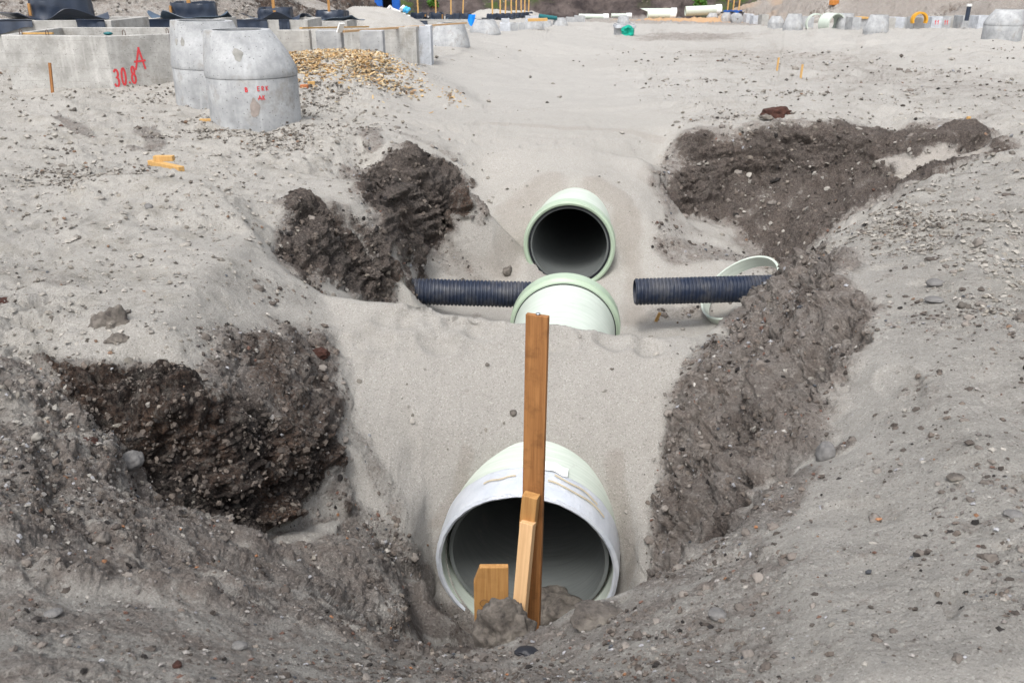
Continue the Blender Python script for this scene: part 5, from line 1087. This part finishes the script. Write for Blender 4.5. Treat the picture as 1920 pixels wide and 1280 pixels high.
# singular stones and clods
LUMPS = [(1461, 220, 19, "red brown block of soil lying on the flat above the right dark bank", M_REDCLOD, "soil_clod", "clod", .55, 1.25), (1436, 224, 10, "dark clod just left of the red brown block", M_CLOD, "soil_clod", "clod", .5, 1.3),
    (215, 618, 26, "tall dark clod standing on the rim above the left cut face", M_CLOD, "soil_clod", "clod", 1.1, 1.0), (222, 646, 17, "pale clod below the tall dark one on the left rim", M_CLOD, "soil_clod", "clod", .7, 1.2),
    (247, 868, 21, "rounded grey stone lodged in the groove under the left cut face", M_STONE, "stone", "stone", .9, 1.0), (366, 822, 8, "small blue grey pebble in the middle of the left cut face", M_STONE, "stone", "stone", 1, .8), (155, 845, 20, "dark red clod on the gravelly slope left of the grey stone", M_REDCLOD, "soil_clod", "clod", .6, 1.2),
    (952, 512, 9, "lone dark clod on the sand left of the far pipe mouth", M_CLOD, "soil_clod", "clod", .9, .9), (962, 776, 7, "lone dark pebble left of the tall plank on the sand bowl", M_CLOD, "stone", "stone", .9, .9), (280, 392, 8, "olive stone on the left platform below the crossed timbers", M_STONE, "stone", "stone", .9, 1.1),
    (140, 369, 8, "flat dark stone in the middle of the left platform", M_STONE, "stone", "stone", .6, 1.3), (595, 668, 15, "black overhanging clod at the right edge of the left cut face", M_REDCLOD, "soil_clod", "clod", .6, 1.3), (20, 20, 1, None, None, None, None, 1, 1),
    (1752, 535, 12, "smooth lilac grey stone on the right gravel bank, upper part", M_STONE, "stone", "stone", .6, 1.2), (1750, 566, 12, "flat slate coloured stone below the smooth lilac one", M_STONE, "stone", "stone", .4, 1.3), (1545, 860, 22, "large flat grey stone on the shoulder of the right slope", M_STONE, "stone", "stone", 1.0, .8),
    (1900, 968, 13, "flat dark stone near the right edge of the gravel bank", M_STONE, "stone", "stone", .4, 1.2), (1790, 898, 12, "dark slate chip on the middle of the right gravel bank", M_CLOD, "stone", "stone", .4, 1.3), (985, 1226, 14, "blue black stone beside the big clod at the board foot", M_RUBBER, "stone", "stone", .6, 1.4),
    (450, 1213, 11, "blue grey pebble in the dark soil at the lower left", M_STONE, "stone", "stone", .7, 1.3), (100, 1152, 12, "pale flat pebble in the dark soil at the far lower left", M_STONE, "stone", "stone", .5, 1.3), (333, 1248, 8, "red brown pebble at the bottom left of the dark soil", M_REDCLOD, "stone", "stone", .7, 1.1),
    (5, 578, 16, "dark reddish clod at the left edge of the platform", M_REDCLOD, "soil_clod", "clod", .8, 1.0), (1345, 1155, 14, "pale grey stone lying low on the near gravel rim", M_STONE, "stone", "stone", .5, 1.2), (1655, 1255, 11, "grey stone at the lower right of the gravel", M_STONE, "stone", "stone", .9, 1.0),
    (1050, 1160, 40, "large rounded lump of grey soil right of the plank foot", M_CLOD, "soil_clod", "clod", .8, 1.1), (1120, 1165, 28, "smaller grey soil lump right of the large rounded one", M_CLOD, "soil_clod", "clod", .6, 1.3)]
for i, (px, py, r, lab, mt, nm, ct, fl, wd) in enumerate(LUMPS):
    if lab: lump(px, py, r, lab, mt, nm, ct, 10 + i, fl, wd, 4 if r > 9 else 3, .26 if nm == "stone" else .6)
# shrubs at the overgrown bank
M_LEAF = mat_plain("bright_leaf", (.075, .18, .022), .6, .4, 2, 0)
def shrub(px, py, Y, wpx, hpx, label, seed):
    q = Vector(at_y(px, py, Y)); k = ppm(Y, q.z); w, hh = wpx / k / 2, hpx / k; r2 = np.random.default_rng(seed); x0, y0 = q.x, Y
    g0 = gz(x0, y0); o = thing("shrub", label, "shrub", (x0, y0, g0), group="green shrubs on the overgrown bank")
    V = []; Fs = []
    for i in range(1400):
        cl = r2.integers(0, 9); c0 = np.array([math.sin(cl * 2.4) * .55, math.cos(cl * 1.7) * .5, .35 + .5 * ((cl * 37) % 10) / 10]); p_ = c0 + r2.normal(0, .19, 3); p_ = p_ * np.array([w, w * .8, hh]); p_[2] = max(p_[2], .05)
        a, b_ = r2.normal(0, 1, 3), r2.normal(0, 1, 3); a /= np.linalg.norm(a); b_ -= a * (a @ b_); b_ /= np.linalg.norm(b_); s_ = .10 + .06 * r2.random()
        n_ = len(V); V += [tuple(p_ - a * s_), tuple(p_ + b_ * s_ * .5), tuple(p_ + a * s_), tuple(p_ - b_ * s_ * .5)]; Fs.append((n_, n_ + 1, n_ + 2, n_ + 3))
    MB().add(V, Fs).build("foliage", M_LEAF, o)
    mb = MB()
    for i in range(6): mb.tube([(0, 0, -.3), (w * .3 * math.sin(i), w * .3 * math.cos(i), hh * .4), (w * .6 * math.sin(i * 1.3), w * .5 * math.cos(i), hh * .8)], .03, 5)
    mb.build("stems", M_WOOD_OLD, o)
shrub(812, 12, 104, 20, 12, "low green shrub behind the second and third stakes", 1); shrub(1030, 8, 106, 26, 14, "bright green shrub on the bank right of the far left stakes", 2); shrub(1312, 12, 104, 26, 20, "dark green shrub above the single long spare pipe", 3); shrub(1345, 6, 106, 30, 10, "spreading shrub above the three right stakes", 4)
# ------------------------------------------------------------------ loose pebbles, crumbs and wood chips (too many to count)
VP = np.stack([X, Y, Zt], -1).reshape(-1, 3); VN = np.stack([nx2, ny2, nz2], -1).reshape(-1, 3)
DD = D.ravel(); MM = M.ravel(); PP = PL.ravel(); RL = np.linalg.norm(VP - np.array([0, 0, CZ]), axis=1)
colid = np.tile(np.arange(NC), NR)
okv = (colid < len(fine)) & (RL < 34) & (RL > 1.0) & ~ins
for P0, A, rad in ((PF, AF, .66), (PM, AM, .64), (PU, AU, .64)):
    dv = VP - np.array(P0); t_a = dv @ np.array(A); okv &= ~((np.sqrt(np.maximum((dv ** 2).sum(1) - t_a ** 2, 0)) < rad) & (t_a > -2.6) & (t_a < 3))
OCT_V = np.array([[1, 0, 0], [-1, 0, 0], [0, 1, 0], [0, -1, 0], [0, 0, 1], [0, 0, -1], [.62, .62, .45], [-.62, .6, .4], [.6, -.62, .42], [-.6, -.6, .5]], float)
OCT_F = np.array([[6, 2, 4], [6, 4, 0], [6, 0, 2], [7, 4, 2], [7, 1, 4], [7, 2, 1], [8, 4, 3], [8, 0, 4], [8, 3, 0], [9, 3, 4], [9, 4, 1], [9, 1, 3], [0, 5, 2], [2, 5, 1], [1, 5, 3], [3, 5, 0]])
def scatter(name, label, prob, n, size_fn, cols, mat, flat=(.45, .8), seedn=1, lift=.25, clump=None):
    g = np.random.default_rng(seedn); p = np.clip(prob, 0, None) * okv; p = p / p.sum(); ids = g.choice(len(p), n, p=p)
    base = VP[ids] + g.normal(0, 1, (n, 3)) * (RL[ids] * .0012)[:, None]; nn = VN[ids]
    s = size_fn(g, ids)
    a1 = g.normal(0, 1, (n, 3)); a1 -= nn * (a1 * nn).sum(1)[:, None]; a1 /= np.linalg.norm(a1, axis=1)[:, None]; a2_ = np.cross(nn, a1)
    fl = g.uniform(*flat, n); el = g.uniform(.6, 1.0, n)
    base = base + nn * (s * fl * lift)[:, None]
    Vj = OCT_V[None] * (1 + g.uniform(-.28, .28, (n, 10, 3)))
    V = base[:, None] + s[:, None, None] * (Vj[..., 0:1] * a1[:, None] + Vj[..., 1:2] * a2_[:, None] * el[:, None, None] + Vj[..., 2:3] * nn[:, None] * fl[:, None, None])
    Fq = (OCT_F[None] + (np.arange(n) * 10)[:, None, None]).reshape(-1, 3)
    o = np_mesh(name, V.reshape(-1, 3), Fq, mat, False); o["kind"] = "stuff"; o["label"] = label
    ci = g.choice(len(cols), n, p=np.array([c[0] for c in cols]) / sum(c[0] for c in cols)); cc = np.array([c[1] for c in cols])[ci] * g.uniform(.7, 1.25, (n, 1))
    add_attr(o, "tint", np.repeat(cc, 10, axis=0)); return o
def mat_tint(name, rough=.9):
    m, nt, bs = new_mat(name); t = NT(nt); at = t.n("ShaderNodeVertexColor", layer_name="tint")
    c = t.mix(t.mapr(t.noise(120, 4, .7), .3, .7, 0, .5), at.outputs[0], t.mix(.55, at.outputs[0], (.03, .028, .025))); t.l(c, bs.inputs['Base Color']); bs.inputs['Roughness'].default_value = rough; bs.inputs['Specular IOR Level'].default_value = .2
    return m
M_TINT = mat_tint("mixed_gravel")
gx, gy, gzv = VP[:, 0].astype(np.float32), VP[:, 1].astype(np.float32), VP[:, 2].astype(np.float32)
cl1 = sstep(-.1, .45, fbm(gx, gy, gzv, .55, 3, 201)); cl2 = sstep(0, .5, fbm(gx, gy, gzv, 1.6, 3, 202))
soil = np.clip(DD + MM, 0, 1)
cellw = np.where(RL < 12, 1.0, .6)
dk = [(5, (.075, .063, .055)), (4, (.13, .108, .092)), (1, (.19, .165, .14)), (1, (.025, .022, .021))]
gv = [(4, (.15, .135, .125)), (3, (.25, .235, .22)), (1.2, (.30, .30, .31)), (.8, (.15, .085, .065)), (.22, (.42, .40, .37)), (.5, (.07, .075, .085)), (.15, (.30, .15, .08)), (2, (.11, .095, .084))]
ln = lambda lo, hi, e=2.2: (lambda g, ids: RL[ids] ** .75 * (lo + (hi - lo) * g.random(len(ids)) ** (e * 2)))
scatter("soil_crumbs", "dark peat crumbs on the cut faces and slopes", (.05 + .55 * np.clip(DD * 1.2, 0, 1) + 1.0 * MM * cl1) * cellw * np.clip(soil * 3, 0, 1), 36000, ln(.0006, .0075, 3.6), dk, M_TINT, seedn=3, lift=-.2)
scatter("gravel", "mixed grey, red and pale pebbles on the slopes and near rim", (.05 + MM * 1.0) * (1 - .95 * DD) * np.clip(soil * 3, 0, 1) * (.15 + cl1 * cl2 + .3 * cl1), 42000, ln(.0005, .0052, 3.8), gv, M_TINT, seedn=4, lift=-.25)
scatter("dark_crumbs", "small dark crumbs strewn over the sand platforms", (.012 + np.clip(PP - .25, 0, 1)) * (1 - soil * .6) * (.05 + cl1 * cl2 * 1.8) * cellw, 26000, ln(.0005, .0050, 3.2), [(4, (.10, .088, .076)), (4, (.17, .152, .132)), (2, (.24, .22, .19)), (1, (.20, .13, .09)), (1.2, (.055, .048, .042))], M_TINT, seedn=5, lift=-.15)
scatter("sand_lumps", "small lumps of pale sand scattered over the ground", (.02 + np.clip(PP - .25, 0, 1)) * (.2 + cl2) * (1 - .8 * DD), 26000, ln(.0008, .0070, 3), [(3, (.32, .30, .27)), (1, (.24, .22, .19))], M_TINT, seedn=6, lift=.1)
def clods(name, label, prob, n, lo, hi, cols, seedn, expo=3.0):
    import bmesh
    g = np.random.default_rng(seedn); protos = []
    for k in range(10):
        bm = bmesh.new(); bmesh.ops.create_icosphere(bm, subdivisions=3, radius=1.0); V0 = np.array([v.co[:] for v in bm.verts]); F0 = np.array([[v.index for v in f.verts] for f in bm.faces]); bm.free()
        o_ = k * 7.7 + seedn; dd_ = 1 + .55 * fbm(V0[:, 0] + o_, V0[:, 1], V0[:, 2], 1.0, 3, k) + .30 * billow2(V0 + o_, .5, k) + .14 * fbm(V0[:, 0] + o_, V0[:, 1], V0[:, 2], .2, 2, k + 4)
        protos.append(V0 * dd_[:, None])
    p = np.clip(prob, 0, None) * okv; p = p / p.sum(); ids = g.choice(len(p), n, p=p); nv = len(protos[0]); nf = len(F0)
    s_ = RL[ids] ** .75 * (lo + (hi - lo) * g.random(n) ** expo); Vs = np.empty((n, nv, 3)); 
    for i in range(n):
        th = g.random() * 6.28; c_, q_ = math.cos(th), math.sin(th); P_ = protos[i % 10] * s_[i] * np.array([1.0, g.uniform(.6, 1), g.uniform(.45, .8)])
        nn = VN[ids[i]]; P_ = np.stack([P_[:, 0] * c_ - P_[:, 1] * q_, P_[:, 0] * q_ + P_[:, 1] * c_, P_[:, 2]], -1); Vs[i] = P_ + VP[ids[i]] - nn * s_[i] * .08
    Fq = (F0[None] + (np.arange(n) * nv)[:, None, None]).reshape(-1, 3); o = np_mesh(name, Vs.reshape(-1, 3), Fq, M_TINT, True); o["kind"] = "stuff"; o["label"] = label
    ci = g.choice(len(cols), n, p=np.array([c[0] for c in cols]) / sum(c[0] for c in cols)); cc = np.array([c[1] for c in cols])[ci] * g.uniform(.8, 1.2, (n, 1)); add_attr(o, "tint", np.repeat(cc, nv, axis=0))
def billow2(V0, sc_, k): return np.abs(vnoise(V0[:, 0], V0[:, 1], V0[:, 2], sc_, k)) * 2 - .5
edge_b = np.clip(4 * soil * (1 - soil), 0, 1)
clods("soil_lumps", "crumbly clods of dark and grey soil lying on the slopes and at the foot of the cuts", (.10 + edge_b * 1.2 + MM * cl1 * 1.3 + .35 * DD) * (.2 + cl2) * np.clip(soil * 4, .0, 1), 1700, .0014, .0105, [(4, (.16, .14, .124)), (4, (.21, .188, .168)), (2, (.10, .085, .075))], 31, 6.0)
clods("sand_clods", "rounded clods of sandy soil on the platforms", (np.clip(PP - .25, 0, 1)) * (.05 + cl1 * cl2) * (1 - .8 * DD), 900, .0015, .0095, [(4, (.28, .262, .235)), (2, (.20, .182, .16)), (1, (.14, .125, .11))], 32, 4.5)
# heap of wood chips behind the nearest cone
hq = np.array([hit(px, py) for px, py in ((560, 118), (620, 108), (690, 120))]); g = np.random.default_rng(9); n = 5200
u_ = g.random(n); k_ = (u_ * 2).astype(int).clip(0, 1); f_ = (u_ * 2 - k_)[:, None]; cpt = hq[k_] * (1 - f_) + hq[k_ + 1] * f_
rr_ = np.abs(g.normal(0, .62, n)); an = g.random(n) * 2 * math.pi; cx_ = cpt[:, 0] + rr_ * np.cos(an) * .9; cy_ = cpt[:, 1] + rr_ * np.sin(an) * 1.3
cz_ = Hbase(cx_, cy_) + np.maximum(0, .10 - .10 * rr_) * g.random(n) ** .5 + .02
tr = np.array([hit(px, py) for px, py in ((715, 128), (790, 165))]); m_ = n // 22; f2_ = g.random(m_)[:, None] ** 1.5; q_ = tr[0] * (1 - f2_) + tr[1] * f2_; cx_[:m_] = q_[:, 0] + g.normal(0, .16, m_); cy_[:m_] = q_[:, 1] + g.normal(0, .35, m_); cz_[:m_] = Hbase(cx_[:m_], cy_[:m_]) + .015
m2 = 60; q2 = hit(850, 182); cx_[-m2:] = q2[0] + g.normal(0, .12, m2); cy_[-m2:] = q2[1] + g.normal(0, .3, m2); cz_[-m2:] = Hbase(cx_[-m2:], cy_[-m2:]) + .012
B8 = np.array([[a, b, c] for c in (-1, 1) for a, b in ((-1, -1), (1, -1), (1, 1), (-1, 1))], float); BF = np.array([(3, 2, 1, 0), (4, 5, 6, 7), (0, 1, 5, 4), (1, 2, 6, 5), (2, 3, 7, 6), (3, 0, 4, 7)])
dim = np.stack([g.uniform(.018, .050, n), g.uniform(.008, .022, n), g.uniform(.002, .006, n)], -1); A_ = g.normal(0, 1, (n, 3)); A_[:, 2] *= .45; A_ /= np.linalg.norm(A_, axis=1)[:, None]; N_ = np.array([0, 0, 1.0]) + g.normal(0, .4, (n, 3)); N_ -= A_ * (A_ * N_).sum(1)[:, None]; N_ /= np.linalg.norm(N_, axis=1)[:, None]; C_ = np.cross(N_, A_)
V = np.stack([cx_, cy_, cz_], -1)[:, None] + B8[None, :, 0:1] * A_[:, None] * dim[:, None, 0:1] + B8[None, :, 1:2] * C_[:, None] * dim[:, None, 1:2] + B8[None, :, 2:3] * N_[:, None] * dim[:, None, 2:3]
ch = np_mesh("wood_chips", V.reshape(-1, 3), (BF[None] + (np.arange(n) * 8)[:, None, None]).reshape(-1, 4), M_TINT, False); ch["kind"] = "stuff"; ch["label"] = "spread heap of pale and orange wood chips behind the nearest cone"
cc = np.array([(.55, .40, .22), (.48, .30, .13), (.60, .50, .34), (.33, .22, .13), (.26, .22, .18), (.50, .47, .40)])[g.choice(6, n, p=[.27, .2, .2, .14, .1, .09])] * g.uniform(.75, 1.15, (n, 1)); add_attr(ch, "tint", np.repeat(cc, 8, axis=0))
